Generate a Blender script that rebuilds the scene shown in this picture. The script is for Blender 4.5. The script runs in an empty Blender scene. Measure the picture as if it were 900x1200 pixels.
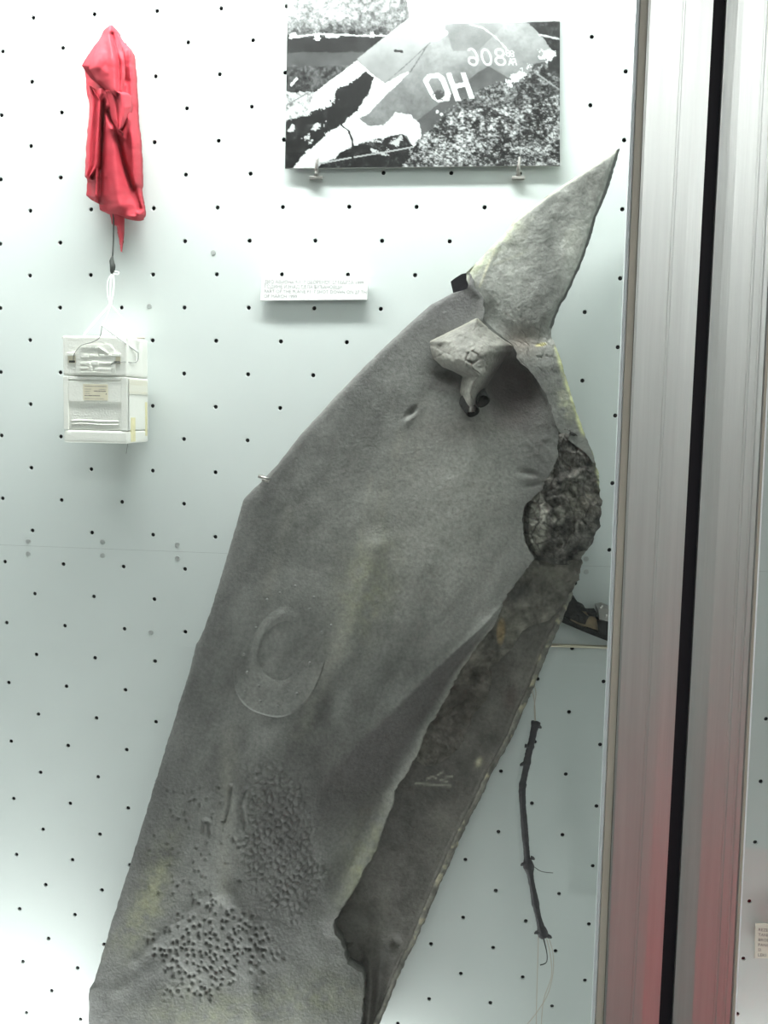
import bpy, bmesh, math, random
import numpy as np
from mathutils import Vector, Matrix

# ------------------------------------------------------------------ camera
F = 1165.0
C0 = np.array([0.64940, -1.51905, 1.60167])
def rodrigues(w):
    t = np.linalg.norm(w); k = w / t
    K = np.array([[0, -k[2], k[1]], [k[2], 0, -k[0]], [-k[1], k[0], 0]])
    return np.eye(3) + math.sin(t) * K + (1 - math.cos(t)) * K @ K
B0 = np.array([[1, 0, 0], [0, 0, -1], [0, 1, 0.]])
RC = rodrigues(np.array([0.10115353, 0.09232381, 0.02365678])) @ B0      # rows: right, down, forward
sc = bpy.context.scene
col = sc.collection
cd = bpy.data.cameras.new('camera'); cam = bpy.data.objects.new('camera', cd); col.objects.link(cam)
cd.sensor_fit = 'VERTICAL'; cd.sensor_height = 36; cd.lens = 36 * F / 1200; cd.clip_start = 0.02
m3 = np.stack([RC[0], -RC[1], -RC[2]], 1)
cam.matrix_world = Matrix([[*m3[0], C0[0]], [*m3[1], C0[1]], [*m3[2], C0[2]], [0, 0, 0, 1]])
sc.camera = cam
sc.view_settings.view_transform = 'Standard'; sc.view_settings.look = 'None'
sc.view_settings.gamma = 1; sc.view_settings.use_curve_mapping = False
sc.view_settings.exposure = 0.0

# ------------------------------------------------------------------ world and lamps
w = bpy.data.worlds.new('world'); sc.world = w; w.use_nodes = True
w.node_tree.nodes['Background'].inputs[0].default_value = (0.75, 0.8, 0.85, 1)
w.node_tree.nodes['Background'].inputs[1].default_value = 0.12

def area(name, loc, aim, sx, sy, power, colr=(1, 1, 1)):
    l = bpy.data.lights.new(name, 'AREA'); l.shape = 'RECTANGLE'; l.size = sx; l.size_y = sy
    l.energy = power; l.color = colr
    o = bpy.data.objects.new(name, l); col.objects.link(o); o.location = loc
    o.rotation_euler = (Vector(aim) - Vector(loc)).to_track_quat('-Z', 'Y').to_euler()
    return o
COOL = (0.96, 1.0, 0.985)
area('case_top_lamp', (0.20, -0.25, 2.515), (0.22, 0.0, 1.55), 1.15, 0.05, 28, COOL)
area('case_bottom_lamp', (-0.02, -0.20, 0.375), (-0.02, -0.02, 0.95), 1.0, 0.05, 9.0, COOL)
area('side_case_bottom_lamp', (1.35, -0.10, 0.46), (1.35, -0.0, 0.75), 0.7, 0.04, 1.6, COOL)
area('side_case_top_lamp', (1.5, -0.215, 2.515), (1.4, 0.0, 1.75), 0.6, 0.05, 3.5, COOL)

# ------------------------------------------------------------------ helpers
def at(u, v, d):
    """points seen at photo pixel (u, v) on the plane d metres in front of the back board (y = -d)"""
    u = np.asarray(u, float); v = np.asarray(v, float); d = np.asarray(d, float)
    u, v, d = np.broadcast_arrays(u, v, d)
    c = np.stack([(u - 450) / F, (v - 600) / F, np.ones_like(u)], -1)
    D = c @ RC
    t = (-d - C0[1]) / D[..., 1]
    return C0 + D * t[..., None]
def atv(u, v, d): return Vector(at(u, v, d))

def tag(o, label=None, cat=None, group=None, kind=None):
    if label: o['label'] = label
    if cat: o['category'] = cat
    if group: o['group'] = group
    if kind: o['kind'] = kind
    return o
def empty(name, loc=(0, 0, 0)):
    o = bpy.data.objects.new(name, None); col.objects.link(o); o.location = loc; return o
def link(name, me, mat, parent=None, smooth=True):
    if mat is not None and not me.materials: me.materials.append(mat)
    o = bpy.data.objects.new(name, me); col.objects.link(o)
    if parent is not None:
        o.parent = parent
        o.matrix_parent_inverse = Matrix.Translation(-parent.location) if parent.type == 'EMPTY' else parent.matrix_basis.inverted()
    if smooth is not None: me.polygons.foreach_set('use_smooth', [smooth] * len(me.polygons))
    return o
def mesh(name, vs, fs, mat, parent=None, smooth=False, colr=None):
    me = bpy.data.meshes.new(name)
    me.from_pydata([tuple(x) for x in vs], [], fs)
    if colr is not None:
        a = me.color_attributes.new('Col', 'FLOAT_COLOR', 'POINT')
        c4 = np.ones((len(vs), 4), np.float32); c4[:, :3] = colr
        a.data.foreach_set('color', c4.ravel())
    me.update()
    return link(name, me, mat, parent, smooth)
def bm_obj(name, bm, mat, parent=None, smooth=False):
    me = bpy.data.meshes.new(name); bmesh.ops.recalc_face_normals(bm, faces=bm.faces)
    bm.to_mesh(me); bm.free(); return link(name, me, mat, parent, smooth)
def box_bm(x0, x1, y0, y1, z0, z1, bev=0, bm=None, seg=2):
    b = bmesh.new()
    vs = [b.verts.new((x, y, z)) for x in (x0, x1) for y in (y0, y1) for z in (z0, z1)]
    for f in ((0, 1, 3, 2), (4, 6, 7, 5), (0, 4, 5, 1), (2, 3, 7, 6), (0, 2, 6, 4), (1, 5, 7, 3)): b.faces.new([vs[i] for i in f])
    bmesh.ops.recalc_face_normals(b, faces=b.faces)
    if bev: bmesh.ops.bevel(b, geom=b.edges[:], offset=bev, segments=seg, affect='EDGES', profile=0.6)
    if bm is None: return b
    me = bpy.data.meshes.new('t'); b.to_mesh(me); b.free(); bm.from_mesh(me); bpy.data.meshes.remove(me); return bm
def tube_data(pts, rads, n=8, caps=True):
    """tube round a polyline; returns verts, faces"""
    pts = [Vector(p) for p in pts]; vs = []; fs = []
    if not hasattr(rads, '__len__'): rads = [rads] * len(pts)
    up = Vector((0.13, 0.9, 0.31)).normalized()
    for i, p in enumerate(pts):
        t = (pts[min(i + 1, len(pts) - 1)] - pts[max(i - 1, 0)]).normalized()
        a = t.cross(up)
        if a.length < 1e-3: a = t.cross(Vector((1, 0, 0)))
        a.normalize(); b = t.cross(a); up = -b if False else up
        for k in range(n):
            an = 2 * math.pi * k / n
            vs.append(p + (a * math.cos(an) + b * math.sin(an)) * rads[i])
    for i in range(len(pts) - 1):
        for k in range(n):
            fs.append((i * n + k, i * n + (k + 1) % n, (i + 1) * n + (k + 1) % n, (i + 1) * n + k))
    if caps: fs.append(tuple(range(n))[::-1]); fs.append(tuple((len(pts) - 1) * n + k for k in range(n)))
    return vs, fs
def smooth_path(pts, sub=6):
    P = [Vector(p) for p in pts]; out = []
    for i in range(len(P) - 1):
        p0 = P[max(i - 1, 0)]; p1 = P[i]; p2 = P[i + 1]; p3 = P[min(i + 2, len(P) - 1)]
        for k in range(sub):
            t = k / sub
            out.append(0.5 * ((2 * p1) + (p2 - p0) * t + (2 * p0 - 5 * p1 + 4 * p2 - p3) * t * t + (3 * p1 - p0 - 3 * p2 + p3) * t ** 3))
    out.append(P[-1]); return out
def tube(name, pts, r, mat, parent=None, sub=6, n=8):
    q = smooth_path(pts, sub) if sub else [Vector(p) for p in pts]
    if hasattr(r, '__len__'):
        r = list(np.interp(np.linspace(0, 1, len(q)), np.linspace(0, 1, len(r)), r))
    vs, fs = tube_data(q, r, n)
    return mesh(name, vs, fs, mat, parent, True)

# numpy noise
def _hash(ix, iy, seed):
    h = (ix.astype(np.int64) * 374761393 + iy.astype(np.int64) * 668265263 + seed * 1442695041) & 0xffffffff
    h = ((h ^ (h >> 13)) * 1274126177) & 0xffffffff
    h = (h ^ (h >> 16)) & 0xffffffff
    return h / 4294967295.0
def vnoise(x, y, seed=0):
    ix = np.floor(x); iy = np.floor(y); fx = x - ix; fy = y - iy
    fx = fx * fx * (3 - 2 * fx); fy = fy * fy * (3 - 2 * fy)
    a = _hash(ix, iy, seed); b = _hash(ix + 1, iy, seed); c = _hash(ix, iy + 1, seed); d = _hash(ix + 1, iy + 1, seed)
    return (a * (1 - fx) + b * fx) * (1 - fy) + (c * (1 - fx) + d * fx) * fy - 0.5
def fbm(x, y, s, seed=0, o=4, g=0.55):
    r = np.zeros(np.broadcast(x, y).shape); a = 1; f = 1 / s
    for k in range(o):
        r = r + a * vnoise(x * f + 17.3 * k, y * f - 9.1 * k, seed + k); a *= g; f *= 2.03
    return r
def voro(x, y, s, seed=0):
    x = x / s; y = y / s; ix = np.floor(x); iy = np.floor(y); best = np.full(x.shape, 9.); sec = np.full(x.shape, 9.); idv = np.zeros(x.shape)
    for dx in (-1, 0, 1):
        for dy in (-1, 0, 1):
            cx = ix + dx; cy = iy + dy
            px = cx + 0.5 + 0.8 * (_hash(cx, cy, seed) - .5); py = cy + 0.5 + 0.8 * (_hash(cx, cy, seed + 5) - .5)
            d = np.hypot(px - x, py - y)
            nb = d < best
            sec = np.where(nb, best, np.minimum(sec, d)); idv = np.where(nb, _hash(cx, cy, seed + 9), idv); best = np.where(nb, d, best)
    return best, sec, idv
def sstep(a, b, x):
    t = np.clip((x - a) / (b - a), 0, 1); return t * t * (3 - 2 * t)
def pdist(U, V, pts):
    """distance to a polyline and the side (+ = right of its direction in the picture)"""
    best = np.full(U.shape, 1e9); side = np.zeros(U.shape)
    for (x0, y0), (x1, y1) in zip(pts[:-1], pts[1:]):
        dx, dy = x1 - x0, y1 - y0; L2 = dx * dx + dy * dy
        t = np.clip(((U - x0) * dx + (V - y0) * dy) / L2, 0, 1)
        d = np.hypot(U - x0 - t * dx, V - y0 - t * dy)
        nb = d < best - 1e-6; best = np.where(nb, d, best); side = np.where(nb, np.sign((U - x0) * dy - (V - y0) * dx), side)
    return best, side
def inpoly(U, V, P):
    r = np.zeros(U.shape, bool); n = len(P)
    for i in range(n):
        x0, y0 = P[i]; x1, y1 = P[(i + 1) % n]
        if y0 == y1: continue
        c = ((y0 > V) != (y1 > V)) & (U < (x1 - x0) * (V - y0) / (y1 - y0) + x0)
        r ^= c
    return r
def ell(U, V, cx, cy, rx, ry, rot=0):
    c, s = math.cos(rot), math.sin(rot); x = U - cx; y = V - cy
    return np.hypot((x * c + y * s) / rx, (-x * s + y * c) / ry)
def gau(x): return np.exp(-x * x)
def curve(pts, v):
    p = np.array(sorted(pts, key=lambda q: q[1]), float); return np.interp(v, p[:, 1], p[:, 0])

# ------------------------------------------------------------------ materials
def mat(name, base=(.5, .5, .5), rough=.5, metal=0., spec=.5, attr=False, nscale=None, namp=.15, bump=None, bdist=.001, aniso=0, emis=None, stretch=(1, 1, 1), sheen=0):
    m = bpy.data.materials.new(name); m.use_nodes = True; nt = m.node_tree; b = nt.nodes['Principled BSDF']
    b.inputs['Roughness'].default_value = rough; b.inputs['Metallic'].default_value = metal
    b.inputs['Specular IOR Level'].default_value = spec; b.inputs['Anisotropic'].default_value = aniso
    b.inputs['Sheen Weight'].default_value = sheen
    b.inputs['Base Color'].default_value = (*base, 1)
    src = None
    tc = nt.nodes.new('ShaderNodeNewGeometry'); mp = nt.nodes.new('ShaderNodeMapping'); mp.inputs['Scale'].default_value = stretch
    nt.links.new(tc.outputs['Position'], mp.inputs['Vector'])
    if attr:
        a = nt.nodes.new('ShaderNodeAttribute'); a.attribute_name = 'Col'; src = a.outputs['Color']
    if nscale:
        n = nt.nodes.new('ShaderNodeTexNoise'); n.inputs['Scale'].default_value = nscale; n.inputs['Detail'].default_value = 6; n.inputs['Roughness'].default_value = .65
        nt.links.new(mp.outputs[0], n.inputs['Vector'])
        r = nt.nodes.new('ShaderNodeMapRange'); r.inputs['From Min'].default_value = .3; r.inputs['From Max'].default_value = .7
        r.inputs['To Min'].default_value = 1 - namp; r.inputs['To Max'].default_value = 1 + namp
        nt.links.new(n.outputs['Fac'], r.inputs['Value'])
        mx = nt.nodes.new('ShaderNodeVectorMath'); mx.operation = 'MULTIPLY'
        if src: nt.links.new(src, mx.inputs[0])
        else: mx.inputs[0].default_value = base
        nt.links.new(r.outputs[0], mx.inputs[1]); src = mx.outputs[0]
    if src: nt.links.new(src, b.inputs['Base Color'])
    if bump:
        n = nt.nodes.new('ShaderNodeTexNoise'); n.inputs['Scale'].default_value = bump; n.inputs['Detail'].default_value = 5
        nt.links.new(mp.outputs[0], n.inputs['Vector'])
        bp = nt.nodes.new('ShaderNodeBump'); bp.inputs['Distance'].default_value = bdist; bp.inputs['Strength'].default_value = 1
        nt.links.new(n.outputs['Fac'], bp.inputs['Height']); nt.links.new(bp.outputs[0], b.inputs['Normal'])
    if emis:
        b.inputs['Emission Color'].default_value = (*emis[:3], 1); b.inputs['Emission Strength'].default_value = emis[3]
    return m
M = {}
M['board'] = mat('painted_board', (.60, .64, .625), .42, .0, .5, nscale=3.0, namp=.03)
M['dark'] = mat('dark_void', (.012, .012, .014), .9, spec=.1)
M['black'] = mat('rubber_and_gap_black', (.010, .009, .012), .7, spec=.2)
M['alu'] = mat('brushed_aluminium', (.68, .69, .67), .42, 1.0, nscale=9, namp=.07, stretch=(7, 7, .25), bump=60, bdist=.0002)
M['gasket'] = mat('grey_gasket', (.36, .335, .28), .5, nscale=20, namp=.08, stretch=(2, 2, .3))
M['bead'] = mat('pale_sealant', (.78, .82, .84), .35)
M['wreck'] = mat('charred_skin', rough=.62, attr=True, nscale=190, namp=.24, bump=260, bdist=.0009, spec=.35)
M['rough'] = mat('burnt_composite', rough=.8, attr=True, nscale=120, namp=.3, bump=150, bdist=.0022, spec=.25)
M['rivet'] = mat('rivet_metal', (.17, .17, .16), .5, .3)
M['print'] = mat('photo_print', rough=.4, attr=True, spec=.4)
M['pboard'] = mat('mount_board', (.35, .35, .33), .7)
M['steel'] = mat('clip_steel', (.42, .40, .38), .35, 1.0)
M['red'] = mat('red_silk', (.72, .045, .07), .6, attr=True, spec=.2, nscale=30, namp=.06, bump=900, bdist=.0003)
M['foam'] = mat('white_foam', (.86, .86, .80), .75, nscale=25, namp=.03, bump=380, bdist=.0006, spec=.2)
M['foamyel'] = mat('aged_tape', (.80, .74, .45), .5, nscale=30, namp=.1)
M['sticker'] = mat('aged_sticker', (.78, .72, .56), .6, nscale=60, namp=.08)
M['ink'] = mat('grey_ink', (.18, .16, .15), .7)
M['pale_ink'] = mat('faded_ink', (.46, .46, .455), .7)
M['white'] = mat('white_card', (.88, .88, .87), .6)
M['card'] = mat('cream_card', (.80, .78, .68), .6)
M['string'] = mat('white_string', (.85, .86, .84), .8)
M['cord'] = mat('dark_cord', (.03, .035, .03), .7)
M['cable'] = mat('burnt_cable', (.018, .016, .020), .6, nscale=120, namp=.5, bump=250, bdist=.0015)
M['cream'] = mat('bare_wire', (.50, .44, .36), .5)
M['char'] = mat('black_debris', (.012, .012, .012), .8, spec=.25, nscale=90, namp=.5, bump=120, bdist=.003)
M['brown'] = mat('scorched_brown', (.19, .14, .08), .7, nscale=80, namp=.5)
M['redprop'] = mat('red_prop_matte', (.55, .02, .04), .9, nscale=40, namp=.1)
M['floor'] = mat('grey_floor', (.15, .15, .145), .6, nscale=4, namp=.15)
M['wallp'] = mat('wall_paint', (.31, .32, .305), .8, nscale=3, namp=.04)
M['ceil'] = mat('ceiling_paint', (.5, .5, .49), .8)
M['lamp'] = mat('lamp_diffuser', (.9, .9, .9), .5, emis=(.95, 1, .98, 20.0))
M['warm'] = mat('warm_lamp', (.9, .8, .6), .5, emis=(1, .72, .42, 9.0))
M['screw'] = mat('screw_head', (.47, .49, .48), .4, .4)
g = bpy.data.materials.new('clear_glass'); g.use_nodes = True; nt = g.node_tree; nt.nodes.remove(nt.nodes['Principled BSDF'])
out = nt.nodes['Material Output']; tr = nt.nodes.new('ShaderNodeBsdfTransparent'); tr.inputs[0].default_value = (.985, .995, .99, 1)
gl = nt.nodes.new('ShaderNodeBsdfGlossy'); gl.inputs['Roughness'].default_value = 0.01
fr = nt.nodes.new('ShaderNodeFresnel'); fr.inputs[0].default_value = 1.5; mx = nt.nodes.new('ShaderNodeMixShader')
nt.links.new(fr.outputs[0], mx.inputs[0]); nt.links.new(tr.outputs[0], mx.inputs[1]); nt.links.new(gl.outputs[0], mx.inputs[2]); nt.links.new(mx.outputs[0], out.inputs[0])
M['glass'] = g

# ------------------------------------------------------------------ back board with its real punched holes
GP = [1165.34437538]; H = 0.05
Rg = rodrigues(np.array([0.108719920, 0.0945749066, 0.0253752060])) @ B0
Cg = np.array([0.650425511, -1.48593805, 2.2 - 0.588792222])
def warp(i, j, low):
    """where a hole of the grid sits on the board (columns i, rows j)"""
    X = np.array([i * H + (0.00137 if low else 0), 0, 2.2 - j * H - (0.00222 if low else 0)])
    c = Rg @ (X - Cg); u = c[0] / c[2]; v = c[1] / c[2]; r = min(u * u + v * v, 0.75); d = 1 - 0.10973 * r
    return at(450 + F * u * d, 600 + F * v * d, 0)
def board_panel(i0, i1, j0, j1, low, parent):
    vs = []; fs = []; N = 16
    a0 = int(math.ceil(i0 - .49)); a1 = int(math.floor(i1 + .49))
    for i in range(a0, a1 + 1):
        xa = max(i - .5, i0); xb = min(i + .5, i1)
        js = [j for j in range(int(math.floor(j0)), int(math.ceil(j1)) + 1) if (i + j) % 2 == 1 and j0 + .2 < j < j1 - .2]
        for q, j in enumerate(js):
            za = j0 if q == 0 else j - 1; zb = j1 if q == len(js) - 1 else j + 1
            c = warp(i, j, low); base = len(vs)
            hasHole = xa < i - .2 and xb > i + .2
            for k in range(N):
                an = 2 * math.pi * (k + .5) / N - 3 * math.pi / 4 - math.pi / N
                dx, dz = math.cos(an), math.sin(an)
                # outer point on the cell rectangle
                if k % 4 == 0:
                    ox, oz = [(xa, za), (xb, za), (xb, zb), (xa, zb)][k // 4]
                else:
                    cs = [(xa, za), (xb, za), (xb, zb), (xa, zb)]; p = cs[k // 4]; r = cs[(k // 4 + 1) % 4]; t = (k % 4) / 4
                    ox, oz = p[0] + (r[0] - p[0]) * t, p[1] + (r[1] - p[1]) * t
                vs.append(warp(ox, oz, low))
                an = -3 * math.pi / 4 + 2 * math.pi * k / N
                dx, dz = math.cos(an), -math.sin(an)
                vs.append(c + np.array([dx * .0037, 0, dz * .0037]))
                vs.append(c + np.array([dx * .0032, .0004, dz * .0032]))
                vs.append(c + np.array([dx * .0032, .0025, dz * .0032]))
            for k in range(N):
                n_ = (k + 1) % N; a = base + 4 * k; b = base + 4 * n_
                fs.append((a, b, b + 1, a + 1)); fs.append((a + 1, b + 1, b + 2, a + 2)); fs.append((a + 2, b + 2, b + 3, a + 3))
    o = mesh('panel', vs, fs, M['board'], parent, False)
    return o
XL0, XL1 = -0.62, 0.905
wb = bm_obj('wall_back', box_bm(XL0 - .05, 1.75, .008, .03, .30, 2.62), M['dark']); tag(wb, kind='structure')
board_panel(-12.4, 18.05, -7.4, 16.4995, False, wb)
board_panel(-12.4, 18.05, 16.4585, 36.5, True, wb)
board_panel(18.95, 34.4, -7.4, 16.4995, False, wb)
board_panel(18.95, 34.4, 16.4585, 36.5, True, wb)
# flat screws along the seam and loose ones
def screw(u, v):
    c = atv(u, v, 0); b = bmesh.new()
    bmesh.ops.create_cone(b, cap_ends=True, segments=16, radius1=.0042, radius2=.0036, depth=.0010, matrix=Matrix.Translation((c.x, -.0005, c.z)) @ Matrix.Rotation(math.pi / 2, 4, 'X'))
    sl = (math.cos(u), math.sin(u)); 
    a = Vector((sl[0], 0, sl[1])); n_ = Vector((-sl[1], 0, sl[0]))
    vs = [b.verts.new(c + a * (s * .0034) + n_ * (t * .0004) + Vector((0, -.00115, 0))) for s, t in ((-1, -1), (1, -1), (1, 1), (-1, 1))]
    b.faces.new(vs)
    return bm_obj('screw', b, M['screw'], wb)
for u, v in ((33, 634), (33, 649), (120, 635), (120, 651), (208, 638), (208, 654), (687, 655), (687, 670), (175, 359), (176.7, 741), (250, 296)):
    screw(u, v)

# ------------------------------------------------------------------ display case round it
GD = 0.32                                                     # glass plane distance from the board
def vline(ut, ub, d):
    """a straight upright edge through (ut, 0) and (ub, 1200) on plane d; returns x(z)"""
    a = at(ut, 0, d); b = at(ub, 1200, d); k = (b[0] - a[0]) / (b[2] - a[2])
    return lambda z: a[0] + k * (z - a[2])
Z0, Z1 = 0.30, 2.62
def upright(name, prof, m, parent=None):
    """prof: list of (ut, ub, d, d_offset): closed section swept from Z0 to Z1"""
    vs = []
    for z in (Z0, Z1):
        for ut, ub, d in prof: vs.append((vline(ut, ub, GD)(z), -d, z))
    n = len(prof); fs = [(i, (i + 1) % n, n + (i + 1) % n, n + i) for i in range(n)] + [tuple(range(n))[::-1], tuple(range(n, 2 * n))]
    me = bpy.data.meshes.new(name); me.from_pydata(vs, [], fs); 
    b = bmesh.new(); b.from_mesh(me); bmesh.ops.recalc_face_normals(b, faces=b.faces)
    return bm_obj(name, b, m, parent)
# left post of the gap (right edge of the left case)
post = upright('trim_1', [(758.5, 706, GD + .010), (761, 708, GD + .012), (798, 736, GD + .0120), (799, 737, GD + .0112), (801, 739, GD + .0112), (802, 740, GD + .012),
                          (817, 750, GD + .012), (834, 770, GD + .0102), (834.5, 770.5, GD - .03), (760, 707, GD - .03)], M['alu'])
tag(post, kind='structure')
gk = upright('gasket', [(750, 697.5, GD + .006), (759.2, 706.7, GD + .007), (759.2, 706.7, GD - .02), (750, 697.5, GD - .02)], M['gasket'], post)
gl2 = upright('gasket', [(758.4, 705.8, GD + .0085), (759.6, 707, GD + .009), (759.6, 707, GD - .01), (758.4, 705.8, GD - .01)], M['black'], post)
bd = upright('sealant_bead', [(746.0, 693.6, GD + .002), (748, 695.5, GD + .006), (750.2, 697.8, GD + .002), (750.2, 697.8, GD - .012), (746.5, 694, GD - .012)], M['bead'], post)
# black strip added to stand for the dark open gap between the cases
jt = upright('trim_2', [(833, 769, GD + .001), (850.5, 787, GD + .001), (851.5, 788, GD - .06), (833, 769, GD - .06)], M['black']); tag(jt, kind='structure')
# right post
post2 = upright('trim_3', [(850, 786.5, GD - .03), (850, 786.5, GD + .0075), (869, 808, GD + .012), (893, 832, GD + .012), (894, 833, GD + .0110), (896, 835, GD + .0110), (897, 836, GD + .012),
                           (904, 843, GD + .012), (905, 844, GD + .0105), (907, 846, GD + .0105), (908, 847, GD + .012), (913, 852, GD + .012), (916, 855, GD + .009), (917, 856, GD - .03)], M['alu']); tag(post2, kind='structure')
upright('gasket', [(916, 855, GD + .006), (920, 859, GD + .006), (920, 859, GD - .02), (916, 855, GD - .02)], M['gasket'], post2)
upright('sealant_bead', [(920, 859, GD + .004), (923, 862, GD + .002), (923, 862, GD - .012), (920, 859, GD - .012)], M['bead'], post2)
# panes
xp = vline(749, 696.5, GD)
def pane(name, xa0, xa1, xb0, xb1):
    vs = [(x, y, z) for y in (-GD, -GD + .005) for x, z in ((xa0, Z0 + .06), (xb0, Z0 + .06), (xb1, Z1 - .06), (xa1, Z1 - .06))]
    fs = [(0, 1, 2, 3), (7, 6, 5, 4), (0, 4, 5, 1), (1, 5, 6, 2), (2, 6, 7, 3), (3, 7, 4, 0)]
    return tag(mesh(name, vs, fs, M['glass']), kind='structure')
pane('window_1', XL0 - .02, XL0 - .02, xp(Z0 + .06), xp(Z1 - .06))
xq = vline(921, 860, GD)
pane('window_2', xq(Z0 + .06), xq(Z1 - .06), 1.72, 1.72)
for nm, a in (('wall_left', (XL0 - .05, XL0, -GD, .008, Z0, Z1)), ('wall_right', (1.72, 1.77, -GD, .008, Z0, Z1)),
              ('wall_between', (.908, .925, -GD + .035, .008, Z0, Z1)), ('wall_between', (.935, .945, -GD + .035, .008, Z0, Z1))):
    tag(bm_obj(nm, box_bm(*a), M['board']), kind='structure')
tag(bm_obj('trim_4', box_bm(XL0 - .06, 1.78, -GD - .012, .03, Z1, Z1 + .12, .004), M['alu']), kind='structure')
tag(bm_obj('trim_5', box_bm(XL0 - .06, 1.78, -GD - .012, .03, 0.0, Z0, .004), M['alu']), kind='structure')
tag(bm_obj('trim_6', box_bm(XL0 - .06, xp(Z1) , -GD - .010, -GD + .02, Z1 - .06, Z1, .002), M['alu']), kind='structure')
tag(bm_obj('trim_7', box_bm(XL0 - .06, xp(Z0), -GD - .010, -GD + .02, Z0, Z0 + .06, .002), M['alu']), kind='structure')

# the hall in front of the case (seen only in reflections)
tag(bm_obj('floor', box_bm(-3, 4.5, -5.5, .1, -.05, 0), M['floor']), kind='structure')
tag(bm_obj('ceiling', box_bm(-3, 4.5, -5.5, .1, 3.2, 3.25), M['ceil']), kind='structure')
tag(bm_obj('wall_front', box_bm(-3, 4.5, -5.55, -5.5, 0, 3.2), M['wallp']), kind='structure')
tag(bm_obj('wall_side_left', box_bm(-3.05, -3, -5.5, .1, 0, 3.2), M['wallp']), kind='structure')
tag(bm_obj('wall_side_right', box_bm(4.5, 4.55, -5.5, .1, 0, 3.2), M['wallp']), kind='structure')
tag(bm_obj('wall_behind_cases', box_bm(-3, 4.5, .06, .1, 0, 3.2), M['wallp']), kind='structure')
def ceiling_lamp(x0, x1, y0, y1, label):
    t = empty('ceiling_light', ((x0 + x1) / 2, (y0 + y1) / 2, 3.2)); tag(t, label, 'lamp', 'ceiling lights of the hall')
    bm_obj('housing', box_bm(x0 - .02, x1 + .02, y0 - .02, y1 + .02, 3.15, 3.2, .004), M['alu'], t)
    bm_obj('diffuser', box_bm(x0, x1, y0, y1, 3.14, 3.152, .003), M['lamp'], t)
LAMPY = -3.26
ceiling_lamp(0.34, 1.9, LAMPY, LAMPY + .5, 'long fluorescent ceiling light mirrored at the top of the glass')
ceiling_lamp(2.9, 3.3, -4.6, -1.6, 'added ceiling light by the right wall, brightening the hall mirrored in the posts')  # added lamp, out of view, to brighten the hall the posts mirror
ceiling_lamp(-2.6, -2.2, -4.6, -1.6, 'added ceiling light by the left wall, brightening the hall mirrored in the posts')  # its added counterpart on the left, for the same brightening
rc = tag(bm_obj('added_red_prop', box_bm(1.24, 2.6, -2.75, -0.8, 0.0, .02, .005), M['redprop']), 'red rug on the hall floor, added for the red reflections in the posts', 'prop')  # red sheet added out of view to give the posts a red reflection

# ------------------------------------------------------------------ heightfield sheets
def sheet(name, Lp, Rp, v0, v1, n, dfn, back, m, parent, cfn=None, dv=2.0, jagL=0, jagR=0, seed=1, shift=True):
    """sheet whose outline is given row by row; dfn(U,V,S)=front distance from board; back=rear distance"""
    V = np.arange(v0, v1 + .01, dv); rows = len(V)
    L = curve(Lp, V); R = curve(Rp, V)
    if jagL: L = L + jagL * (fbm(V, V * 0, 7, seed, 3) + (vnoise(V / 2.2, V * 0, seed + 8)) * .8)
    if jagR: R = R + jagR * (fbm(V, V * 0, 7, seed + 40, 3) + (vnoise(V / 2.2, V * 0, seed + 48)) * .8)
    S = np.linspace(0, 1, n)
    U = L[:, None] + (R - L)[:, None] * S[None]; VV = np.repeat(V[:, None], n, 1); SS = np.repeat(S[None], rows, 0)
    d = dfn(U, VV, SS)
    P = at(U, VV, d)
    vs = P.reshape(-1, 3)
    idx = np.arange(rows * n).reshape(rows, n)
    q = np.stack([idx[:-1, :-1], idx[1:, :-1], idx[1:, 1:], idx[:-1, 1:]], -1).reshape(-1, 4)
    # rim: left, bottom, right, top boundary loop pushed back
    loop = list(idx[:, 0]) + list(idx[-1, 1:]) + list(idx[-2::-1, -1]) + list(idx[0, -2:0:-1])
    bk = vs[loop].copy()
    bd_ = back(U, VV).reshape(-1)[loop] if callable(back) else np.full(len(loop), back)
    bk[:, 1] = -bd_
    nb = len(vs); vs = np.vstack([vs, bk]); nl = len(loop)
    fs = [tuple(int(a) for a in x) for x in q]
    fs += [(int(loop[k]), nb + k, nb + (k + 1) % nl, int(loop[(k + 1) % nl])) for k in range(nl)]
    # rear: rows joined left to right
    Li = {r: nb + r for r in range(rows)}
    Ri = {rows - 1: nb + rows - 1 + n - 1}
    for r in range(rows - 2, -1, -1): Ri[r] = Ri[r + 1] + 1
    for r in range(rows - 1):
        if r == 0 : continue
        a = (Li[r], Ri[r], Ri[r + 1], Li[r + 1])
        if len({*a}) == 4 and r + 1 < rows - 1: fs.append(a)
    cc = None
    if cfn is not None:
        c = cfn(U, VV, d).reshape(-1, 3); cc = np.vstack([c, c[loop] * .8])
    o = mesh(name, vs, fs, m, parent, True, cc)
    return o

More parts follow.
